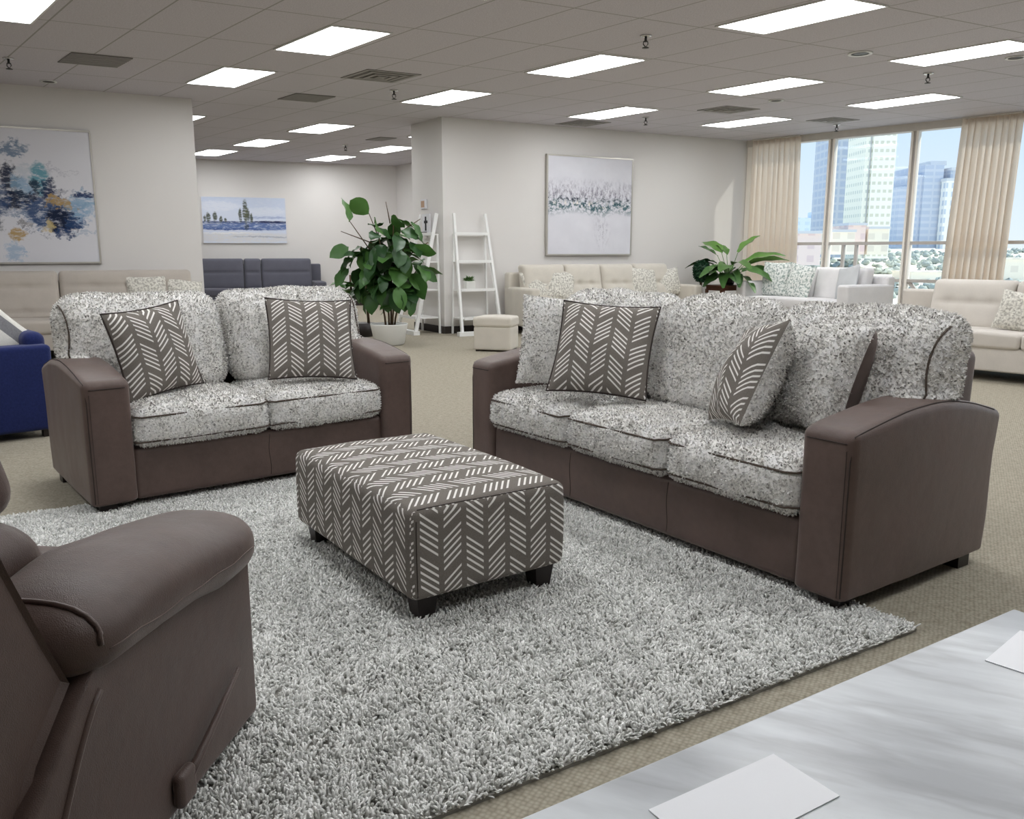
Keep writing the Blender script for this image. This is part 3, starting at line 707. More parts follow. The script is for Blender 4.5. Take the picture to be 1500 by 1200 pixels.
# ------------------------------------------------------------------ shag rug
ra_, rb_ = np.array([.848, .531]), np.array([-.531, .848]); RR = np.array([1.34, 2.609]); RWid, RLen = 3.0, 2.97
rug = empty('shag_rug', 'light grey shag rug lying under the ottoman and both leather sofas', 'rug', None, (*RR, 0))
MB().add(*prism([(0, 0), tuple(rb_*RLen), tuple(rb_*RLen-ra_*RWid), tuple(-ra_*RWid)][::-1], .0005, .010)).build('backing', 'rugback', rug, False)
def shag_pile():
    g = np.random.default_rng(11); n = 170000
    a = g.random(n)*RWid; b = g.random(n)*RLen
    P = -ra_*a[:, None]+rb_*b[:, None]; P = np.concatenate([P, np.full((n, 1), .008)], 1)
    edge = np.minimum(np.minimum(a, RWid-a), np.minimum(b, RLen-b))
    hgt = (.010+.013*g.random(n))*np.clip(.7+edge*8, .7, 1)
    lean = g.normal(size=(n, 2))*.006
    # clumps fall the same way
    cl = np.stack([np.sin(P[:, 0]*31+P[:, 1]*17)+np.sin(P[:, 1]*53-P[:, 0]*11), np.sin(P[:, 1]*29-P[:, 0]*23)+np.cos(P[:, 0]*47+P[:, 1]*9)], 1)*.003
    out = np.stack([(-ra_*np.sign(a-RWid/2)[:, None])[:, 0]*(np.minimum(a, RWid-a) < .03)+(rb_*np.sign(b-RLen/2)[:, None])[:, 0]*(np.minimum(b, RLen-b) < .03),
                    (-ra_*np.sign(a-RWid/2)[:, None])[:, 1]*(np.minimum(a, RWid-a) < .03)+(rb_*np.sign(b-RLen/2)[:, None])[:, 1]*(np.minimum(b, RLen-b) < .03)], 1)*.012*g.random((n, 1))
    tip = P.copy(); tip[:, :2] += lean+cl+out; tip[:, 2] += hgt
    mid = P*.45+tip*.55; mid[:, 2] += hgt*.08
    r0, r1, r2 = .0030, .0046, .0036; V = np.zeros((n, 9, 3)); ph = g.random(n)*6.3
    for k in range(3):
        an = ph+k*2*PI/3; dxy = np.stack([np.cos(an), np.sin(an), np.zeros(n)], 1)
        V[:, k] = P+dxy*r0; V[:, 3+k] = mid+dxy*r1; V[:, 6+k] = tip+dxy*r2
    F = []
    for k in range(3):
        j = (k+1) % 3; F.append([k, j, 3+j, 3+k]); F.append([3+k, 3+j, 6+j, 6+k])
    i0 = np.arange(n)*9; me = bpy.data.meshes.new('pile')
    quads = np.concatenate([i0[:, None]+np.array(f)[None] for f in F]); tris = i0[:, None]+np.array([6, 7, 8])[None]
    idx = np.concatenate([quads.ravel(), tris.ravel()]).astype(np.int32); nq, ntr = len(quads), len(tris)
    me.vertices.add(n*9); me.vertices.foreach_set('co', V.astype(np.float32).ravel()); me.loops.add(len(idx)); me.loops.foreach_set('vertex_index', idx)
    me.polygons.add(nq+ntr); me.polygons.foreach_set('loop_start', np.concatenate([np.arange(nq)*4, nq*4+np.arange(ntr)*3]).astype(np.int32))
    me.polygons.foreach_set('loop_total', np.concatenate([np.full(nq, 4), np.full(ntr, 3)]).astype(np.int32)); me.polygons.foreach_set('use_smooth', np.ones(nq+ntr, bool))
    at = me.attributes.new('tint', 'FLOAT', 'POINT'); at.data.foreach_set('value', np.repeat(g.random(n), 9).astype(np.float32))
    me.update(calc_edges=True); me.materials.append(M['shag'])
    o = bpy.data.objects.new('pile', me); COL.objects.link(o); o.parent = rug; o['kind'] = 'stuff'
shag_pile()

# ------------------------------------------------------------------ recliner (bottom left): local x to its right, y forwards
rec = empty('recliner', 'brown leather recliner armchair at bottom left with a side release lever', 'armchair', None, (-1.1665, 2.129, 0), R(-6.9))
# local frame: x to its right, y = 0 at the front, negative towards its back
def rbox(x0, x1, y0, y1, z0, z1, r, n=(8, 10, 8)):
    V, F, ids = soft_box(x1-x0, y1-y0, z1-z0, r, n); V += np.array([(x0+x1)/2, (y0+y1)/2, z0]); return V, F
for sx in (1, -1):
    V, F = rbox(.24, .495, -.93, .0, .03, .49, .025, (5, 16, 8)); V[:, 2] += np.clip(V[:, 2]-.3, 0, 1)/.19*(-.05)*(V[:, 1]+.3); yr = np.maximum(-.95, -.70-(.47-V[:, 2])*1.1); V[:, 1] = np.where(V[:, 1] < -.5, -.5+(V[:, 1]+.5)*(yr+.5)/-.43, V[:, 1])
    V[:, 0] *= sx; F = F if sx > 0 else [f[::-1] for f in F]
    sp_ = MB().add(V, F).build('side_panel', 'hide', rec)
    if sx > 0:
        q = MB(); P = [(.55, -.655-.25*(i/14)**.9, .45-.40*(i/14)**1.15) for i in range(15)]; q.add(*tube(snapper(V, F)(P, .0), .007, 8)); q.build('panel_piping', 'hide', sp_)
    n, kk = 30, 24; V = []; F = []
    for i in range(n):
        t = i/(n-1); y = .055-.79*t; endr = max(.15, (1-abs(2*t-1)**8)**.5)
        zc = .512+.055*min(1, t*1.6)-.012*max(0, t-.7)/.3
        for j in range(kk):
            a = 2*PI*j/kk; rx = .148*endr; rz = (.066+.010*math.sin(PI*t))*endr*(1.0 if math.sin(a) > 0 else 1.3)
            V.append(((.385+rx*math.copysign(abs(math.cos(a))**.75, math.cos(a)))*sx, y, zc+rz*math.copysign(abs(math.sin(a))**.85, math.sin(a))-.012*math.cos(a)))
    V = np.array(V); V[:, 2] += wob(V, .005, 13, 5); V[:, 0] += wob(V, .003, 20, 6)
    for i in range(n-1):
        for j in range(kk): F.append((i*kk+j, i*kk+(j+1) % kk, (i+1)*kk+(j+1) % kk, (i+1)*kk+j))
    F += [tuple(range(kk))[::-1], tuple(range((n-1)*kk, n*kk))]
    if sx < 0: F = [f[::-1] for f in F]
    ap = MB().add(V, F).build('arm_pad', 'hide', rec)
    if sx > 0:
        q = MB(); q.add(*tube(snapper(V, F)([(.385+.18*math.copysign(abs(math.cos(R(a)))**.75, math.cos(R(a))), -.695+.02*math.sin(R(a)), .553+.10*math.copysign(abs(math.sin(R(a)))**.85, math.sin(R(a)))) for a in range(0, 150, 8)], .002), .005, 6))
        q.build('arm_seam', 'hide', ap)
        q = MB(); q.add(*tube(snapper(V, F)([(.60, -.68+.70*i/18, .525-.030*i/18) for i in range(19)], .0006), .0018, 5)); q.build('arm_stitching', 'hide_seam', ap)
# seat, footrest front, back shell and bolsters
V, F = rbox(-.26, .26, -.62, -.01, .26, .475, .05); V[:, 2] += .012*np.cos(V[:, 0]*5)*(V[:, 2] > .35); MB().add(V, F).build('seat_cushion', 'hide', rec)
V, F = rbox(-.25, .25, -.05, .03, .06, .42, .035); MB().add(V, F).build('footrest', 'hide', rec)
prof = [(-.695, .482), (-.738, .57), (-.812, .735), (-.92, 1.0), (-1.0, 1.05), (-1.08, .99), (-1.02, .60), (-1.0, .12), (-.96, .11), (-.80, .385)]
n = len(prof); m = MB()
xs = [(-.43, .90), (-.455, 1.0), (.44, 1.0), (.455, .985), (.445, .90)]; V = []; cy, cz = -.90, .65
xs = [(-.445, .93), (-.46, 1.0), (.455, 1.0), (.468, .99), (.460, .93)]
for (x, s_) in xs: V += [(x, cy+(y-cy)*s_, cz+(z-cz)*s_) for (y, z) in prof]
cap = [(9, 0, 1, 6), (1, 2, 5, 6), (2, 3, 4, 5), (7, 9, 6), (7, 8, 9)]; k0 = (len(xs)-1)*n
F = [tuple(c[::-1]) for c in cap]+[tuple(k0+i for i in c) for c in cap]+[(i*n+j, (i+1)*n+j, (i+1)*n+(j+1) % n, i*n+(j+1) % n) for i in range(len(xs)-1) for j in range(n)]
bk = MB().add(V, [f[::-1] for f in F]).build('back_shell', 'hide', rec, sharp=35)
V, F = rbox(-.30, .255, -.70, -.335, .46, .71, .08, (10, 5, 6)); V[:, 1] -= (V[:, 2]-.46)*.42; MB().add(V, F).build('lumbar_bolster', 'hide', rec)
V, F = rbox(-.30, .225, -.76, -.40, .70, .93, .08, (10, 5, 6)); V[:, 1] -= (V[:, 2]-.69)*.35; MB().add(V, F).build('headrest_bolster', 'hide', rec)
lv = MB(); lv.add(*tube([(.508, -.415, .100), (.514, -.37, .125), (.513, -.27, .168), (.509, -.135, .222)], .013, 8, taper=.45))
V, F = rbox(.494, .522, -.452, -.385, .055, .135, .013, (2, 2, 3)); lv.add(V, F)
lv.build('release_lever', 'hide', rec)

# ------------------------------------------------------------------ marble table with two sheets of paper
tb = empty('marble_table', 'grey-veined white marble table at bottom right with papers on it', 'table', None, (.912, 1.440, 0), math.atan2(.538, .843))
V, F, _ = soft_box(1.70, .78, .03, .006, (4, 4, 1)); V += np.array([-.85, -.39, .57]); MB().add(V, F).build('tabletop', 'marble', tb, True, sharp=40)
MB().add(*prism([(-1.62, -.70), (-.08, -.70), (-.08, -.08), (-1.62, -.08)], .50, .571)).build('apron', 'white', tb, False)
for (x, y) in ((-.12, -.12), (-1.58, -.12), (-.12, -.66), (-1.58, -.66)): MB().add(*prism([(x-.03, y-.03), (x+.03, y-.03), (x+.03, y+.03), (x-.03, y+.03)], 0, .501)).build('leg', 'white', tb, False)
def paper(c0, d, w, h, label):
    d = np.array(d); d = d/np.linalg.norm(d); p = np.array([-d[1], d[0]]); m = MB()
    c = np.array(c0); m.add(*prism([c, c+d*w, c+d*w+p*h, c+p*h], .6006, .6016)); o = m.build('paper_sheet', 'paper', None, False); tag(o, label, 'paper', 'papers on the marble table')
paper((.337, .985), (-.115, -.071), .21, .10, 'white sheet of paper at the near edge of the marble table, bottom middle')
paper((.749, 1.238), (.045, -.05), .21, .16, 'white sheet of paper at the right edge of the picture on the marble table')

# ------------------------------------------------------------------ background upholstery
def tufted_back(w, h, d, rows, cols, depth=.02, groove=True, bulge=.03, nx=26, nz=18):
    V, F, _ = soft_box(w, d, h, min(.05, d*.4), (nx, 3, nz))
    kx = (1-(2*V[:, 0]/w)**6).clip(0); kz = (1-(2*V[:, 2]/h-1)**6).clip(0); fm = (V[:, 1] < -d*.2)
    dy = -bulge*kx*kz
    for rz in rows:
        if groove: dy = dy+depth*.8*np.exp(-((V[:, 2]-rz*h)/.022)**2)*kx
        for cx in cols: dy = dy+depth*1.5*np.exp(-((V[:, 0]-cx*w)**2+(V[:, 2]-rz*h)**2)/.0022)
    V[:, 1] += dy*fm; return V, F
def couch(name, label, cat, loc, yaw, L, D, mat, hs, hb, ha, aw, seats, backs, legs=.12, arms=(1, 1), back_top=.0, rows=(.55,), ncols=2, tilt=.14, depth=.02, backd=.2, arm_r=.04, legmat='foot', armin=0.0, groove=True, base_z=None):
    """local x along the front (0..L), y to the back, origin front-left on the floor; seats/backs: seam positions along x"""
    e = empty(name, label, cat, None, (*loc, 0), R(yaw)); zb = legs
    x0 = aw if arms[0] else 0; x1 = L-(aw if arms[1] else 0)
    V, F = rbox(x0-.01, x1+.01, .03, D-.03, zb, hs-.14, .02, (10, 5, 3)); MB().add(V, F).build('base', mat, e)
    V, F = rbox(.01 if arms[0] else 0, L-.01, D-.16, D, zb, hb-.12, .035, (10, 3, 5)); MB().add(V, F).build('back_frame', mat, e)
    for on, a, b in ((arms[0], 0, aw), (arms[1], L-aw, L)):
        if on: V, F = rbox(a, b, armin, D-.02, zb, ha, arm_r, (4, 10, 6)); MB().add(V, F).build('arm', mat, e)
    for a, b in zip(seats[:-1], seats[1:]):
        V, F = rbox(a+.003, b-.003, 0, D-.22, hs-.15, hs, .04, (10, 8, 3)); V[:, 2] += .015*(V[:, 2] > hs-.06)*np.cos((V[:, 0]-(a+b)/2)/(b-a)*3); MB().add(V, F).build('seat_cushion', mat, e)
    for a, b in zip(backs[:-1], backs[1:]):
        cols = [(i+1)/(ncols+1)-.5 for i in range(ncols)]; h = hb-hs+.02
        V, F = tufted_back(b-a-.008, h, backd, rows, cols, depth, groove); V[:, 1] += tilt*(V[:, 2]/h)*1.0; V += np.array([(a+b)/2, D-.20-backd/2-tilt*.75, hs-.02]); MB().add(V, F).build('back_cushion', mat, e)
    for x in (.08, L-.08):
        for y in (.08, D-.08): MB().add(*lathe([(.018, 0), (.026, zb+.01)], 10)).build('leg', legmat, e).location = (x, y, 0)
    return e
o = bw(.95, 1.0)
couch('tufted_sofa', 'beige tufted sofa against the back wall under the framed pale painting', 'sofa', o, 27.9, 3.24, .88, 'beige', .46, 1.04, .70, .17, [.17, 1.15, 2.1, 3.07], [.14, .89, 1.56, 2.2, 2.90], rows=(.5,), ncols=2)
o = lw(-1.05, 1.12)
couch('tufted_sofa', 'long beige tufted sofa under the big abstract painting on the left wall', 'sofa', o, 28.9, 3.0, 1.0, 'stone', .46, 1.01, .62, .2, [0, 1.47, 2.98], [0, 1.45, 2.96], arms=(0, 0), rows=(.16, .68), ncols=3, backd=.18, tilt=.10)
couch('window_sofa', 'pale grey sofa set before the window with mint patterned pillows', 'sofa', (3.66, 13.93), -62, 2.25, 1.0, 'pearl', .53, 1.0, .77, .2, [.2, 2.05], [.2, 1.12, 2.04], rows=(), ncols=0, groove=False, tilt=.1)
B = np.array([4.56, 8.07]); wd = np.array([math.cos(R(-48)), math.sin(R(-48))])
couch('chaise_sofa', 'light grey sofa at the right edge with stitched back cushions, behind the brown sofa', 'sofa', B-wd*1.22, -48, 2.9, 1.0, 'oat', .47, .95, .60, .30, [.30, 1.5, 2.6], [.42, 1.22, 2.0, 2.6], legs=.10, rows=(.55,), ncols=3, depth=.012, backd=.18, armin=.25)
o = fw(-1.0, 1.15)
dk = couch('reclining_loveseat', 'dark slate reclining loveseat with console before the far wall', 'sofa', o, 19.7, 3.5, 1.0, 'slate', .46, 1.09, .60, .24, [.24, 1.83, 2.2, 3.26], [.76, 1.83, 2.19, 3.26], rows=(.55,), ncols=0, depth=.03, legs=.08, tilt=.12)

# navy armchair: local x along its visible side (towards the loveseat), y away from the viewer
nv = empty('navy_armchair', 'navy blue velvet armchair at the left edge, left of the loveseat', 'armchair', None, (-3.09, 5.63, 0), R(42.7))
for y0 in (0, .78):
    V, F = rbox(-1.0, 0, y0, y0+.17, .05, .625, .03, (10, 3, 6)); MB().add(V, F).build('arm', 'navy', nv)
V, F = rbox(-.98, -.03, .15, .80, .06, .30, .02); MB().add(V, F).build('base', 'navy', nv)
V, F = rbox(-1.0, -.14, .17, .78, .25, .34, .03); MB().add(V, F).build('seat_cushion', 'navy', nv)
V, F = rbox(-.14, .0, .10, .86, .25, .705, .06, (4, 10, 5)); MB().add(V, F).build('backrest', 'navy', nv)
for (x, y) in ((-.06, .06), (-.94, .06), (-.06, .89), (-.94, .89)): MB().add(*prism([(x-.03, y-.03), (x+.03, y-.03), (x+.03, y+.03), (x-.03, y+.03)], 0, .07)).build('foot', 'foot', nv, False)
cN, sN = math.cos(R(42.7)), math.sin(R(42.7))
def nloc(x, y): return (-3.09+cN*x-sN*y, 5.63+sN*x+cN*y)
np_ = pillow('plush_pillow', 'cream plush pillow with a grey band on the navy armchair', 'pillows on the navy armchair', (*nloc(-.27, .31), .635), (-8, 45, 36), .42, 'cream', 'cream', .10, seed=21)
t = NT('banded_plush'); cxyz = t.add('ShaderNodeSeparateXYZ'); t.link(t.coord(), cxyz.inputs[0]); xx = cxyz.outputs[2]
bandm = t.math('LESS_THAN', t.math('ABSOLUTE', t.math('SUBTRACT', xx, .12)), .04)
t.bsdf(t.mix(bandm, t.mix(t.noise(t.coord(), 90, 2), lin(206, 204, 196), lin(228, 226, 220)), t.mix(t.noise(t.coord(), 90, 2), lin(110, 110, 114), lin(140, 140, 142))), .95, t.bump(t.noise(t.coord(), 120, 2), .4, .006), .08)
for c in np_.children:
    if 'cover' in c.name: c.data.materials.clear(); c.data.materials.append(t.m)

# pillows on the background sofas
def soft(label, group, p, z, yaw, lean, roll, size, mat, T=.07, seed=0): return pillow('scatter_pillow', label, group, (p[0], p[1], z), (lean, roll, yaw), size, mat, mat, T, seed=seed, cat='throw pillow')
G1 = 'pillows on the back wall sofa'
soft('leaf-print pillow at the left end of the back wall sofa, nearer the arm', G1, bw(1.32, .52), .73, 32, -20, -8, .48, 'leafy', seed=31); soft('leaf-print pillow on the back wall sofa, right of another leaf-print pillow', G1, bw(1.72, .56), .73, 22, -20, 12, .50, 'leafy', seed=32)
soft('leaf-print pillow at the right part of the back wall sofa, beside the tufted back', G1, bw(3.32, .56), .74, 28, -16, 0, .52, 'leafy', seed=33); soft('leaf-print pillow at the far right end of the back wall sofa by its arm', G1, bw(3.84, .54), .74, 24, -16, -6, .46, 'leafy', seed=34)
G2 = 'pillows on the left wall sofa'
soft('patterned pillow on the left wall sofa, left of a flatter one', G2, lw(1.36, .56), .71, 29, -14, 0, .48, 'leafy', seed=35); soft('patterned pillow at the right end of the left wall sofa, by the wall end', G2, lw(1.80, .55), .69, 35, -20, 10, .44, 'leafy', seed=36)
cW, sW = math.cos(R(-62)), math.sin(R(-62))
def wl(x, y): return (3.66+cW*x-sW*y, 13.93+sW*x+cW*y)
G3 = 'pillows on the window sofa'
soft('mint patterned pillow on the window sofa against its left arm', G3, wl(.40, .48), .80, -56, -10, 0, .56, 'mint', .08, seed=37); soft('mint patterned pillow on the window sofa, right of its twin', G3, wl(.98, .40), .78, -66, -14, 6, .54, 'mint', .08, seed=38)
soft('plain pale pillow at the right end of the window sofa', G3, wl(1.82, .48), .80, -75, -14, -10, .48, 'bluegrey', .07, seed=39)
q = B+wd*.12+np.array([math.sin(R(48)), math.cos(R(48))])*.42
soft('patterned pillow on the light grey sofa at the right edge of the picture', 'pillows on the chaise sofa', q, .66, -48, -18, 8, .40, 'leafy', seed=40)

# beige cube ottoman by the white ladder shelf
co_ = empty('cube_ottoman', 'small beige cube ottoman with padded lid beside the white ladder shelf', 'ottoman', None, (-.20, 10.72, 0), R(-15))
V, F = rbox(-.24, .24, -.2, .2, .02, .31, .02); MB().add(V, F).build('body', 'beige', co_)
V, F = rbox(-.25, .25, -.21, .21, .305, .43, .035); V[:, 2] += .012*(V[:, 2] > .4)*np.cos(V[:, 0]*6); MB().add(V, F).build('lid', 'beige', co_)
for x in (-.2, .2):
    for y in (-.16, .16): MB().add(*prism([(x-.02, y-.02), (x+.02, y-.02), (x+.02, y+.02), (x-.02, y+.02)], 0, .03)).build('foot', 'foot', co_, False)

# ------------------------------------------------------------------ ladder shelves
def ladder(label, loc, yaw, L=.56, hgt=1.80, wid2=.62, levels=((1.50, .10), (1.09, .19), (.67, .28), (.25, .37))):
    """local x along the wall, y away from the wall is negative; leans back to y=0"""
    e = empty('ladder_shelf', label, 'shelf', 'white ladder shelves', (*loc, 0), R(yaw))
    for sx in (0, 1):
        xa = -.02*(1-sx)+ (L+.02)*sx; xb = .02*(1-sx)+(L-.02)*sx
        MB().add(*beam((xa+(.03 if sx else -.03)*1.0, -.46, .0), (xb, -.035, hgt), .035, .05, (0, 1, 0))).build('rail', 'white', e, False)
        MB().add(*beam((xa, -.03, .0), (xb, -.03, 1.5), .025, .03, (0, 1, 0))).build('rear_post', 'white', e, False)
    for (z, d) in levels:
        y0 = -.035-(.425)*(1-z/hgt)-.02
        MB().add(*prism([(-.0, y0), (L, y0), (L, -.016), (0, -.016)], z-.018, z)).build('shelf', 'white', e, False)
        MB().add(*prism([(-.0, y0-.012), (L, y0-.012), (L, y0), (0, y0)], z-.02, z+.022)).build('shelf_lip', 'white', e, False)
    MB().add(*prism([(-.12, -.52), (L+.12, -.52), (L+.12, -.42), (-.12, -.42)], .0, .06)).build('foot_bar', 'white', e, False)
    return e
p = bw(.13, .015); ladder('white ladder shelf leaning on the back wall, holding a small succulent', p, 27.9)
# second ladder leans on the column's left face
cu = np.array([-.531, .847]); cn = np.array([-.847, -.531])
p = CC+cu*.66+cn*.012; yl = math.degrees(math.atan2(-cu[1], -cu[0])); lad = ladder('white ladder shelf leaning on the left face of the column, behind the fig tree', p, yl, .56)
def fl(x, y, z):
    c, s = math.cos(R(yl)), math.sin(R(yl)); return (p[0]+c*x-s*y, p[1]+s*x+c*y, z)
sc = empty('picture_card', 'white card with a black figure standing on the column ladder shelf top', 'card', None, fl(.26, -.07, 1.503), R(yl))
MB().add(*prism([(-.13, -.008), (.13, -.008), (.13, .008), (-.13, .008)], 0, .30)).build('card', 'canvas', sc, False)
k = MB(); k.add(*prism([(-.03, -.0105), (.0, -.0105), (.02, -.0095), (-.03, -.0095)], .05, .26)); k.add(*prism([(-.06, -.0105), (.06, -.0105), (.06, -.0095), (-.06, -.0095)], .16, .20)); k.build('printed_figure', 'ink', sc, False)
sb = empty('trinket_box', 'small dark trinket lying on the top shelf of the column ladder', 'trinket', None, fl(.24, -.115, 1.5005), R(yl)); V, F = rbox(-.09, .09, -.022, .022, 0, .035, .008, (3, 2, 2)); MB().add(V, F).build('box', 'dull', sb)
wp = empty('small_picture', 'small tan picture on the column wall above the ladder shelf', 'picture', None, (*(CC+cu*.62+cn*.002), 1.89), R(yl))
MB().add(*prism([(-.10, -.018), (.10, -.018), (.10, 0), (-.10, 0)], 0, .14)).build('frame', 'canvas', wp, False); MB().add(*prism([(-.08, -.0195), (.04, -.0195), (.04, -.0185), (-.08, -.0185)], .02, .12)).build('print', 'tan', wp, False)

# ------------------------------------------------------------------ plants
def leaf(length, width, droop, fold=.25, n=9, m=5, fiddle=False):
    """leaf along +x, returns V,F"""
    V = []; F = []
    for i in range(n):
        t = i/(n-1)
        w = (math.sin(PI*t**.9)**.7*(.72+.45*t) if fiddle else math.sin(PI*(t*.94+.03))**.75)*width/2
        for j in range(m):
            s = -1+2*j/(m-1); x = length*t; y = w*s
            z = -droop*length*t*t+fold*abs(s)*w+.012*math.sin(t*14+s*2)*(abs(s)); V.append((x, y, z))
    for i in range(n-1):
        for j in range(m-1): F.append((i*m+j, (i+1)*m+j, (i+1)*m+j+1, i*m+j+1))
    return np.array(V), F
def place(V, p, az, el, roll=0):
    Rm = np.array((Matrix.Rotation(az, 3, 'Z') @ Matrix.Rotation(-el, 3, 'Y') @ Matrix.Rotation(roll, 3, 'X'))); return V@Rm.T+np.array(p)
def pot(parent, prof, mat='potwhite', soil_r=.2, soil_z=.3):
    MB().add(*lathe(prof, 32)).build('pot', mat, parent); MB().add(*lathe([(.001, soil_z-.01), (soil_r, soil_z-.01), (soil_r, soil_z), (.001, soil_z+.012)], 24)).build('soil', 'soil', parent)
fig = empty('fiddle_leaf_fig', 'tall fiddle leaf fig tree in a white pot beside the column', 'potted plant', None, (-1.655, 11.36, 0))
pot(fig, [(.17, 0), (.20, .02), (.25, .27), (.255, .285), (.235, .285), (.225, .26)], 'potwhite', .226, .255)
g = random.Random(5); st = MB(); fo = MB()
tops = []
for (dx, dy, hx, hy, hz) in ((.0, .02, -.12, 0, 1.55), (.05, -.02, .25, -.05, 1.35), (-.04, -.03, -.33, -.05, 1.3), (.02, .06, .08, .12, 1.62), (.07, .03, .42, .02, 1.05)):
    P = [(dx+(hx-dx)*(t**1.6), dy+(hy-dy)*t**1.4, .25+(hz-.25)*t) for t in np.linspace(0, 1, 9)]; st.add(*tube(P, .014, 6, taper=.45)); tops.append(P)
twigs = [((-.22, 0, 1.25), (-.48, -.05, 1.64)), ((-.1, 0, 1.4), (-.22, -.04, 1.73)), ((-.2, 0, 1.35), (-.60, -.02, 1.50)), ((.05, 0, 1.6), (-.0, 0, 1.88)), ((.2, 0, 1.5), (.45, 0, 1.66)), ((.3, 0, 1.2), (.55, 0, 1.36))]
for a, b in twigs: st.add(*tube([a, b], .009, 5, taper=.5))
def fleaf(p, az, el, L, W, tint, roll=0): V, F = leaf(L, W, .35, .18, fiddle=True); V = place(V, p, az, el, roll); fo.add(V, F, tint=np.full(len(V), tint))
for P in tops:
    for k in range(3, 9):
        for _ in range(2):
            az = g.random()*2*PI; fleaf(P[k], az, R(g.uniform(-35, 35)), g.uniform(.24, .36), g.uniform(.17, .24), g.random()**1.5, R(g.uniform(-30, 30)))
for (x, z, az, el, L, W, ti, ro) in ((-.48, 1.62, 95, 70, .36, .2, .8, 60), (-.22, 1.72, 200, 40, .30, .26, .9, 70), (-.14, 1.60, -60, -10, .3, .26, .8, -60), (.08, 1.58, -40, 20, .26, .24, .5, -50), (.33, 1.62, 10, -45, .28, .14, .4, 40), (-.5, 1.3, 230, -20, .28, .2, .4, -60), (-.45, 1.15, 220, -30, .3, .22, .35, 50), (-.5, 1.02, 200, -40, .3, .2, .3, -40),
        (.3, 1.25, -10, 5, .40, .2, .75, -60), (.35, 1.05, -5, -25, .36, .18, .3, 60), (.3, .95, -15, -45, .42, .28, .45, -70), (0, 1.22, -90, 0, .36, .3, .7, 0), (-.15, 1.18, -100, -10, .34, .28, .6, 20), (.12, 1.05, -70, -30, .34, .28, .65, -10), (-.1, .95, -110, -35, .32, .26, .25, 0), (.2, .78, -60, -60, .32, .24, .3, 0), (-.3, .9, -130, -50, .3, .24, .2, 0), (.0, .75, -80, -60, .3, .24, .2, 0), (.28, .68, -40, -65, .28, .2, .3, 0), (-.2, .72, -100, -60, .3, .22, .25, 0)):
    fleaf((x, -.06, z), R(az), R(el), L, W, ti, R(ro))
for _ in range(64):
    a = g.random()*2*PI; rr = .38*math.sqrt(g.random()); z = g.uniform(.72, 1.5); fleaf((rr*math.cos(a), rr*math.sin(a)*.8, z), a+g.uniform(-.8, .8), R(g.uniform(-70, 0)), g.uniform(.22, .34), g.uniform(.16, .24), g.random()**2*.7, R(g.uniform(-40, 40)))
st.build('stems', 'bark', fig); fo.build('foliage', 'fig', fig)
f2 = empty('potted_tree', 'smaller leafy tree with thin bare stems standing behind the fig tree', 'potted plant', None, (-2.22, 12.5, 0))
pot(f2, [(.14, 0), (.17, .02), (.19, .2), (.18, .2)], 'foot', .178, .185); st = MB(); fo = MB()
for (x, hx) in ((-.11, -.14), (.10, .08)): st.add(*tube([(x, 0, .18), (hx, 0, .55), (hx*1.1, 0, .9)], .022, 7, taper=.6))
for _ in range(30):
    V, F = leaf(g.uniform(.2, .3), g.uniform(.14, .2), .35, .2, fiddle=True); a = g.random()*2*PI; V = place(V, (g.uniform(-.26, .2), g.uniform(-.2, .2), g.uniform(.58, .92)), a, R(g.uniform(-40, 40))); fo.add(V, F, tint=np.full(len(V), .5+.5*g.random()))
st.build('stems', 'bark', f2); fo.build('foliage', 'fig', f2)
# succulent on the ladder shelf
pp = bw(.30, .26); su = empty('potted_succulent', 'tiny succulent in a white square pot on the ladder shelf', 'potted plant', None, (pp[0], pp[1], .6705), R(27.9))
V, F = rbox(-.075, .075, -.06, .06, 0, .13, .012, (2, 2, 2)); MB().add(V, F).build('pot', 'potwhite', su); fo = MB()
for _ in range(46):
    V, F = leaf(g.uniform(.06, .11), .03, .2, .3, 5, 3); V = place(V, (g.uniform(-.05, .05), g.uniform(-.04, .04), .125), g.random()*2*PI, R(g.uniform(20, 75))); fo.add(V, F, tint=np.full(len(V), g.random()))
fo.build('leaves', 'succ', su)
# side table in the window corner with a bird-of-paradise plant
tp = np.array([3.53, 14.26]); tt_ = empty('side_table', 'dark walnut side table in the window corner under the leafy plant', 'side table', None, (*tp, 0), R(28))
V, F = rbox(-.23, .23, -.23, .23, .66, .69, .008, (2, 2, 1)); MB().add(V, F).build('tabletop', 'walnut', tt_)
MB().add(*prism([(-.19, -.19), (.19, -.19), (.19, .19), (-.19, .19)], .60, .662)).build('apron', 'walnut', tt_, False)
for x in (-.18, .18):
    for y in (-.18, .18): MB().add(*beam((x, y, 0), (x, y, .62), .04)).build('leg', 'walnut', tt_, False)
bp = empty('bird_of_paradise', 'broad-leaved bird of paradise plant on the walnut side table', 'potted plant', None, (tp[0]+.09, tp[1]-.01, .6905))
pot(bp, [(.08, 0), (.09, .01), (.115, .12), (.105, .12)], 'foot', .104, .108); fo = MB(); st = MB()
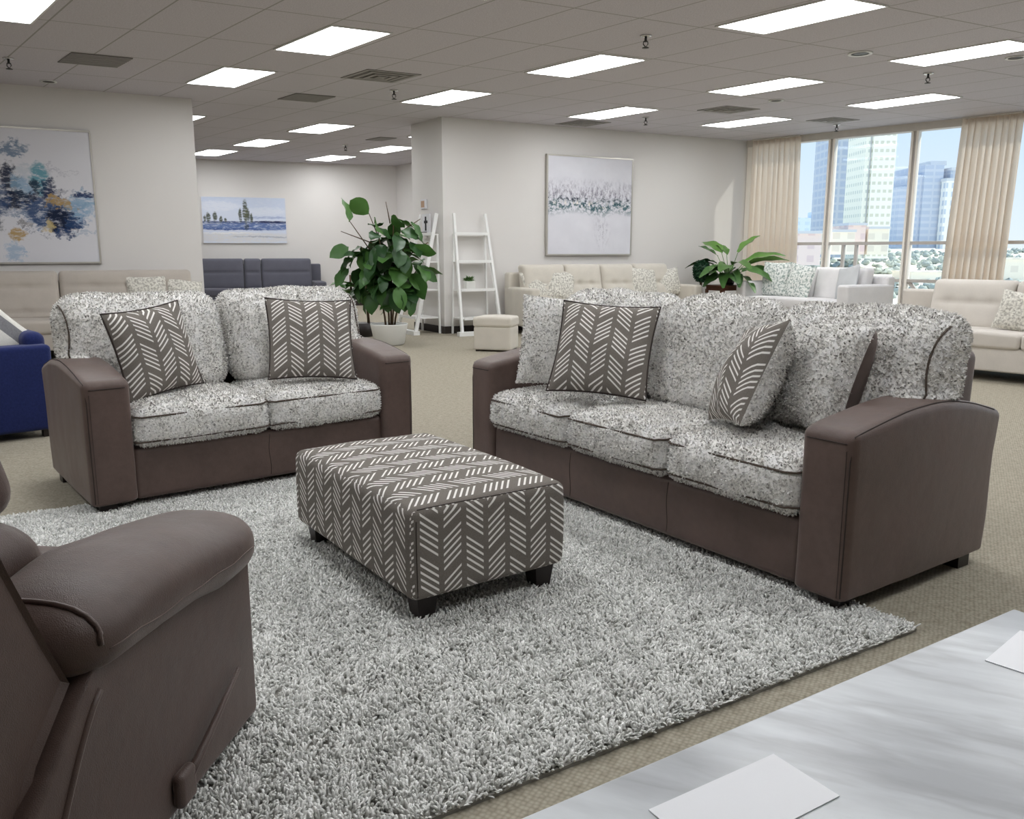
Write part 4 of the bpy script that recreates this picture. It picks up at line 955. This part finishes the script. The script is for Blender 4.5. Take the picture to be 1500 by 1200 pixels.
for (az, el, sl_, L, W, ti, dr) in ((230, 20, .2, .4, .16, .1, .8), (-40, 20, .2, .42, .16, .1, .8), (180, 25, .22, .42, .16, .2, .7), (-80, 35, .2, .36, .17, .2, .8), (240, 50, .25, .4, .16, .3, .6), (200, 62, .52, .44, .13, .15, .15), (150, 70, .55, .4, .2, .8, .3), (120, 75, .5, .4, .16, .5, .4), (50, 66, .58, .5, .17, .7, .12), (20, 48, .45, .62, .17, .6, .35), (5, 42, .38, .62, .18, .75, .3), (-5, 30, .3, .6, .18, .15, .5), (185, 42, .42, .5, .17, .1, .6), (170, 50, .4, .5, .17, .15, .7), (215, 35, .3, .42, .15, .12, .8), (-30, 35, .3, .45, .16, .2, .8), (-90, 50, .3, .42, .18, .35, .7), (-120, 45, .28, .4, .16, .2, .8), (-60, 60, .32, .4, .16, .4, .8), (260, 30, .22, .36, .14, .2, .9), (300, 30, .22, .36, .14, .15, .9), (90, 40, .3, .4, .15, .2, .7)):
    a, e_ = R(az-18), R(el); tip = np.array([math.cos(a)*math.cos(e_), math.sin(a)*math.cos(e_), math.sin(e_)])*sl_*.82+np.array([0, 0, .1])
    st.add(*tube([(0, 0, .1), tip*np.array([.45, .45, .55]), tip], .008, 5, taper=.6)); kk = .72 if 165 <= az <= 235 else 1; V, F = leaf(L*1.12*kk, W*1.35, dr, .3, 12, 5); V = place(V, tip, a, e_*.55, R(20*math.sin(az))); fo.add(V, F, tint=np.full(len(V), ti))
st.build('stems', 'palm', bp); fo.build('foliage', 'palm', bp)
# small round topiary
tq = np.array([3.166, 14.283]); to = empty('ball_topiary', 'small dark green ball-shaped plant on a stem beside the sofa arm', 'potted plant', None, (*tq, 0))
pot(to, [(.08, 0), (.11, .02), (.13, .22), (.12, .22)], 'potwhite', .12, .2); MB().add(*tube([(0, 0, .2), (.01, 0, .5), (0, 0, .8)], .022, 7)).build('stem', 'bark', to)
V, F, _ = soft_box(.23, .23, .34, .11, (5, 5, 5)); V[:, 2] += .74; V[:, 0] *= 1-.25*np.clip((.9-V[:, 2])/.16, 0, 1); V[:, 1] *= 1-.25*np.clip((.9-V[:, 2])/.16, 0, 1); MB().add(V, F).tufts(3500, .03, .02, .7, 3, lo=.0, hi=1).build('foliage', 'topiary', to)

# ------------------------------------------------------------------ wall art
def art(name, label, o, u, n, w, h, z, mat, framemat, t=.035, fwid=.02):
    """o: lower left ground point on the wall, u along, n out of the wall"""
    yaw = math.atan2(u[1], u[0]); e = empty(name, label, 'painting', None, (*(np.array(o)+np.array(n)*.002), z), yaw)
    c = MB(); V, F = prism([(fwid, -t+.006), (w-fwid, -t+.006), (w-fwid, -.004), (fwid, -.004)], fwid, h-fwid)
    UV = [[((V[i][0])/w, (V[i][2])/h) for i in f] for f in F]; c.add(V, F, UV); c.build('canvas', mat, e, False)
    f = MB()
    for (a, b, z0, z1) in ((0, w, 0, fwid), (0, w, h-fwid, h), (0, fwid, fwid, h-fwid), (w-fwid, w, fwid, h-fwid)): f.add(*prism([(a, -t), (b, -t), (b, -.001), (a, -.001)], z0, z1))
    f.build('frame', framemat, e, False); return e
def cu1(x, y): return (.435+x/590*.565, 1-(y-110)/780)
EX = ((330, 520, 150, 26, (150, 152, 168), .5, .2), (100, 500, 200, 30, (40, 52, 84), .8, .2), (180, 610, 180, 40, (120, 140, 170), .8, .2), (430, 600, 90, 60, (90, 120, 160), .8, .15), (120, 360, 60, 40, (200, 206, 214), .9, .1), (340, 360, 120, 12, (170, 172, 184), .5, .2), (150, 700, 60, 10, (130, 134, 150), .6, .2))
NV, TL, SL, LB, GD = (26, 36, 62), (110, 160, 176), (62, 84, 122), (140, 172, 200), (178, 146, 86)
ST = []
for (x, y, rx, ry, c, al, nz) in EX+((60, 240, 95, 38, (110, 130, 156), .9, .09), (30, 420, 60, 95, NV, .95, .09), (100, 450, 60, 70, LB, .8, .09), (216, 400, 58, 88, TL, 1, .05), (186, 440, 28, 42, NV, .9, .05), (268, 455, 44, 58, (30, 44, 80), .9, .08),
        (60, 525, 120, 46, NV, .92, .1), (220, 580, 140, 60, SL, .95, .12), (470, 550, 110, 66, LB, .85, .1), (500, 488, 80, 13, (40, 56, 96), .95, .05), (345, 640, 96, 70, NV, 1, .07), (350, 705, 62, 36, (40, 66, 110), .9, .1), (340, 538, 86, 26, GD, .85, .12), (250, 660, 36, 34, (206, 186, 132), .8, .08),
        (110, 660, 44, 12, (120, 116, 120), .7, .1), (36, 725, 62, 34, GD, .9, .06), (20, 820, 60, 48, (160, 184, 208), .8, .1), (420, 640, 40, 40, (44, 70, 112), .8, .1), (-120, 520, 120, 120, SL, .9, .12), (-200, 380, 100, 80, TL, .8, .12), (-180, 660, 110, 60, NV, .9, .1), (480, 700, 60, 14, (170, 184, 202), .7, .1)):
    u, v = cu1(x, y); ST.append((u, v, rx/590*.565*1.18, ry/780*1.18, c, al, nz))
art('abstract_painting', 'large abstract painting in navy, teal and gold on the left wall', lw(-.79), LU, LN, 1.70, 1.61, 1.088, painting('abstract_canvas', (222, 222, 228), ST, rough=1), 'silver', .04, .022)
TR = [(.5, .88, .9, .2, (196, 208, 230), .6, .1), (.2, .8, .3, .12, (226, 230, 240), .7, .1), (.75, .7, .3, .1, (222, 228, 240), .7, .1), (.5, .45, .9, .035, (60, 76, 120), .9, .02), (.85, .47, .25, .025, (34, 44, 84), 1, .02), (.78, .56, .3, .03, (150, 166, 204), .7, .04), (.5, .36, .95, .085, (88, 112, 166), .95, .05), (.3, .31, .5, .03, (60, 84, 140), .7, .05), (.5, .12, .9, .13, (216, 216, 218), .95, .06), (.3, .22, .4, .02, (236, 236, 238), .8, .05), (.7, .14, .4, .02, (150, 158, 176), .6, .06)]
for (u, v, a, b) in ((.07, .56, .03, .12), (.15, .57, .03, .12), (.22, .52, .022, .08), (.27, .5, .016, .05), (.45, .6, .024, .17), (.51, .70, .034, .27), (.545, .62, .02, .16), (.58, .55, .018, .12), (.03, .53, .014, .08)): TR.append((u, v, a, b, (78, 84, 70), .95, .025))
TR.append((.515, .36, .03, .08, (66, 76, 84), .8, .03)); TR.append((.52, .6, .02, .22, (98, 102, 78), .6, .02))
art('landscape_painting', 'landscape painting of poplar trees by blue water on the far wall', fw(.045), FU, FN, 1.76, .985, 1.42, painting('landscape_canvas', (214, 222, 238), TR, rough=.45), 'canvas', .035, .006)
art('pale_painting', 'framed pale abstract painting with a grey-teal band above the back wall sofa', bw(1.76), BU, BN, 1.655, 1.57, 1.175, band_painting('pale_canvas'), 'silver', .05, .024)

# ------------------------------------------------------------------ curtains
def curtain(label, s0t, s1t, s0b, s1b, folds, seed):
    g = np.random.default_rng(seed); nx, nz = folds*8, 26; V = []; F = []
    ph = np.cumsum(g.uniform(.7, 1.3, nx)); ph = ph/ph[-1]*folds*2*PI
    for i in range(nx):
        u = i/(nx-1)
        for k in range(nz):
            t = k/(nz-1); z = 3.165-(3.165-.02)*t; s = (s0t+(s1t-s0t)*u)*(1-t)+(s0b+(s1b-s0b)*u)*t
            amp = (.028+.036*t)*(1 if t > .03 else .7); d = .155+amp*math.sin(ph[i]+.6*math.sin(t*2+seed))+.008*math.sin(ph[i]*2.3+t*5); s += .012*math.cos(ph[i]*1.0+t)
            p_ = ww(s, d); V.append((p_[0], p_[1], z))
    for i in range(nx-1):
        for k in range(nz-1): F.append((i*nz+k, i*nz+k+1, (i+1)*nz+k+1, (i+1)*nz+k))
    o_ = empty('curtain', label, 'curtain', 'sheer curtains')
    MB().add(V, F).build('drape', 'curtain', o_)
    m = MB(); a, b = ww(s0t, .155), ww(s1t, .155); m.add(*beam((*a, 3.166), (*b, 3.166), .05, .022)); m.build('header', 'track', o_, False)
    return o_
curtain('sheer beige curtain gathered in the window corner behind the leafy plant', .165, 1.06, .165, 1.12, 9, 3)
curtain('sheer beige curtain hanging at the right edge of the picture', 3.62, 4.42, 3.52, 4.36, 9, 5)

# ------------------------------------------------------------------ the city outside
def wallbox(az0, az1, dist, z0, z1, depth=40):
    """building whose front spans the bearing tangents az0..az1 at a given distance"""
    x0, x1 = az0*dist, az1*dist; return x0, x1, dist, dist+depth, z0, z1
def building(name, label, parts, group='city buildings outside the window', cat='building'):
    x0, x1, y0, y1, z0, z1 = parts[0][1]; c = ((x0+x1)/2, y0, z0); e = empty(name, label, cat, group, c)
    for (nm, b, mt) in parts:
        V, F = box(*b); V = V-np.array(c); UV = []
        for f in F:
            P = V[list(f)]; flat = np.ptp(P[:, 1]) < 1e-6; UV.append([((V[i][0] if flat else V[i][1]), V[i][2]) for i in f])
        MB().add(V, F, UV).build(nm, mt, e, False)
    return e
def zz(dist, e): return H+dist*e
X = lambda px: (px-750)/1255.7
D1 = 455; building('office_tower', 'tall dark blue glass tower on the left of the window view', [('glass_facade', (X(1214)*D1, X(1263)*D1, D1, D1+28, -2, 110), 'tower_blue'), ('side_bay', (X(1210)*D1, X(1217)*D1, D1+6, D1+26, -2, 106), 'tower_blue')])
D2 = 400; building('office_tower', 'tall cream tower with rows of small windows, right of the blue tower', [('facade', (X(1268)*D2, X(1301)*D2, D2, D2+24, -2, 112), 'tower_cream'), ('recess_strip', (X(1264.5)*D2, X(1268)*D2, D2+2, D2+20, -2, 58), 'slab'), ('side_wing', (X(1258)*D2, X(1264.5)*D2, D2+1, D2+22, -2, 112), 'tower_side'), ('upper_block', (X(1264.5)*D2, X(1268)*D2, D2+.5, D2+20, 58, 112), 'tower_cream')])
D3 = 620; building('office_block', 'wide stepped blue office block seen between the mullions on the right', [('main_block', (X(1345)*D3, X(1372)*D3, D3, D3+50, 4, 62), 'block_blue'), ('roof_house', (X(1357)*D3, X(1380)*D3, D3+5, D3+40, 62, 65), 'slab'), ('step_high', (X(1325)*D3, X(1345)*D3, D3+2, D3+48, 4, 55), 'block_blue'), ('step_low', (X(1313)*D3, X(1325)*D3, D3+2, D3+44, 4, 47), 'block_blue')])
building('office_block', 'blue glass office slab beside the right curtain', [('glass_front', (X(1382)*D3, X(1440)*D3, D3, D3+50, 4, 58), 'tower_blue'), ('parapet', (X(1382)*D3, X(1440)*D3, D3-1, D3+50, 58, 60), 'slab')])
building('stair_tower', 'narrow pale stair tower between the two blue office blocks', [('shaft', (X(1369)*D3, X(1380)*D3, D3-8, D3-1, 2, 50), 'pale_stripe'), ('cap', (X(1368)*D3, X(1381)*D3, D3-9, D3-.5, 50, 52), 'slab')])
D4 = 360; building('brick_building', 'low pink brick building at the foot of the cream tower', [('walls', (X(1240)*D4, X(1266)*D4, D4, D4+20, 0, 12), 'pinkish'), ('roof', (X(1239)*D4, X(1267)*D4, D4-1, D4+21, 12, 13), 'slab')])
building('low_building', 'low tan building right of the pink brick one', [('walls', (X(1270)*D4, X(1300)*D4, D4, D4+20, 0, 10.5), 'tan_block'), ('roof', (X(1269.5)*D4, X(1301)*D4, D4-1, D4+21, 10.5, 11.5), 'slab')])
building('low_building', 'low pale building under the dark blue tower', [('walls', (X(1205)*D4, X(1237)*D4, D4-10, D4+10, 0, 9), 'tan_block'), ('roof', (X(1204)*D4, X(1237.5)*D4, D4-11, D4+10, 9, 10), 'slab')])
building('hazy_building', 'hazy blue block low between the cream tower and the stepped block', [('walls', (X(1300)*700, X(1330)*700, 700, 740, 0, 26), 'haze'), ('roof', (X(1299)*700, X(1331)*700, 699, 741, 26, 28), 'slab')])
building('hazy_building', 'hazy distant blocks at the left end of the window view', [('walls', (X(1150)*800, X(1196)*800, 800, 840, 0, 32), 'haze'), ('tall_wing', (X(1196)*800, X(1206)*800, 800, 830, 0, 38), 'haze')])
building('low_building', 'low brick row at the left end of the window view', [('walls', (X(1150)*330, X(1202)*330, 330, 350, -4, 8), 'pinkish'), ('roof', (X(1149)*330, X(1203)*330, 329, 351, 8, 9), 'slab')])
building('tan_warehouse', 'tan flat-roofed warehouse low in the right window bay', [('walls', (X(1338)*335, X(1400)*335, 335, 352, -13, -7), 'tan_block'), ('roof', (X(1337)*335, X(1401)*335, 334.5, 352.5, -7, -6.4), 'tan_block')])
building('tan_warehouse', 'white flat-roofed shed behind the right curtain', [('walls', (X(1470)*335, X(1530)*335, 335, 352, -13, -2), 'tan_block'), ('roof', (X(1469)*335, X(1531)*335, 334.5, 352.5, -2, -1.2), 'tan_block')])
gv = [(-300, 60, -26), (1400, 60, -26), (1400, 200, -17), (-300, 200, -17), (1400, 600, 3), (-300, 600, 3), (1400, 1500, 6), (-300, 1500, 6)]
o_ = MB().add(gv, [(0, 1, 2, 3), (3, 2, 4, 5), (5, 4, 6, 7)]).build('ground_outside', 'ground', None, False); tag(o_, kind='structure')
fo = MB(); g = np.random.default_rng(3)
def gz(y): return np.interp(y, [60, 200, 600, 1500], [-26, -17, 3, 6])
for _ in range(700):
    y = g.uniform(265, 560); x = y*g.uniform(.30, .66); s = g.uniform(.9, 2.4)
    if 325 < y < 372: continue
    V, F = lathe([(.1, 0), (.9, .25), (1, .6), (.6, 1.0), (.1, 1.15)], 7); V = V*np.array([s, s, s*g.uniform(.8, 1.3)]); V += g.normal(size=V.shape)*.25
    fo.add(V+np.array([x, y, gz(y)]), F, tint=np.full(len(V), g.random()))
o_ = fo.build('street_trees_foliage', 'tree'); tag(o_, 'scattered grey-green street trees among the lots below the window', 'trees', kind='stuff')
hs = MB()
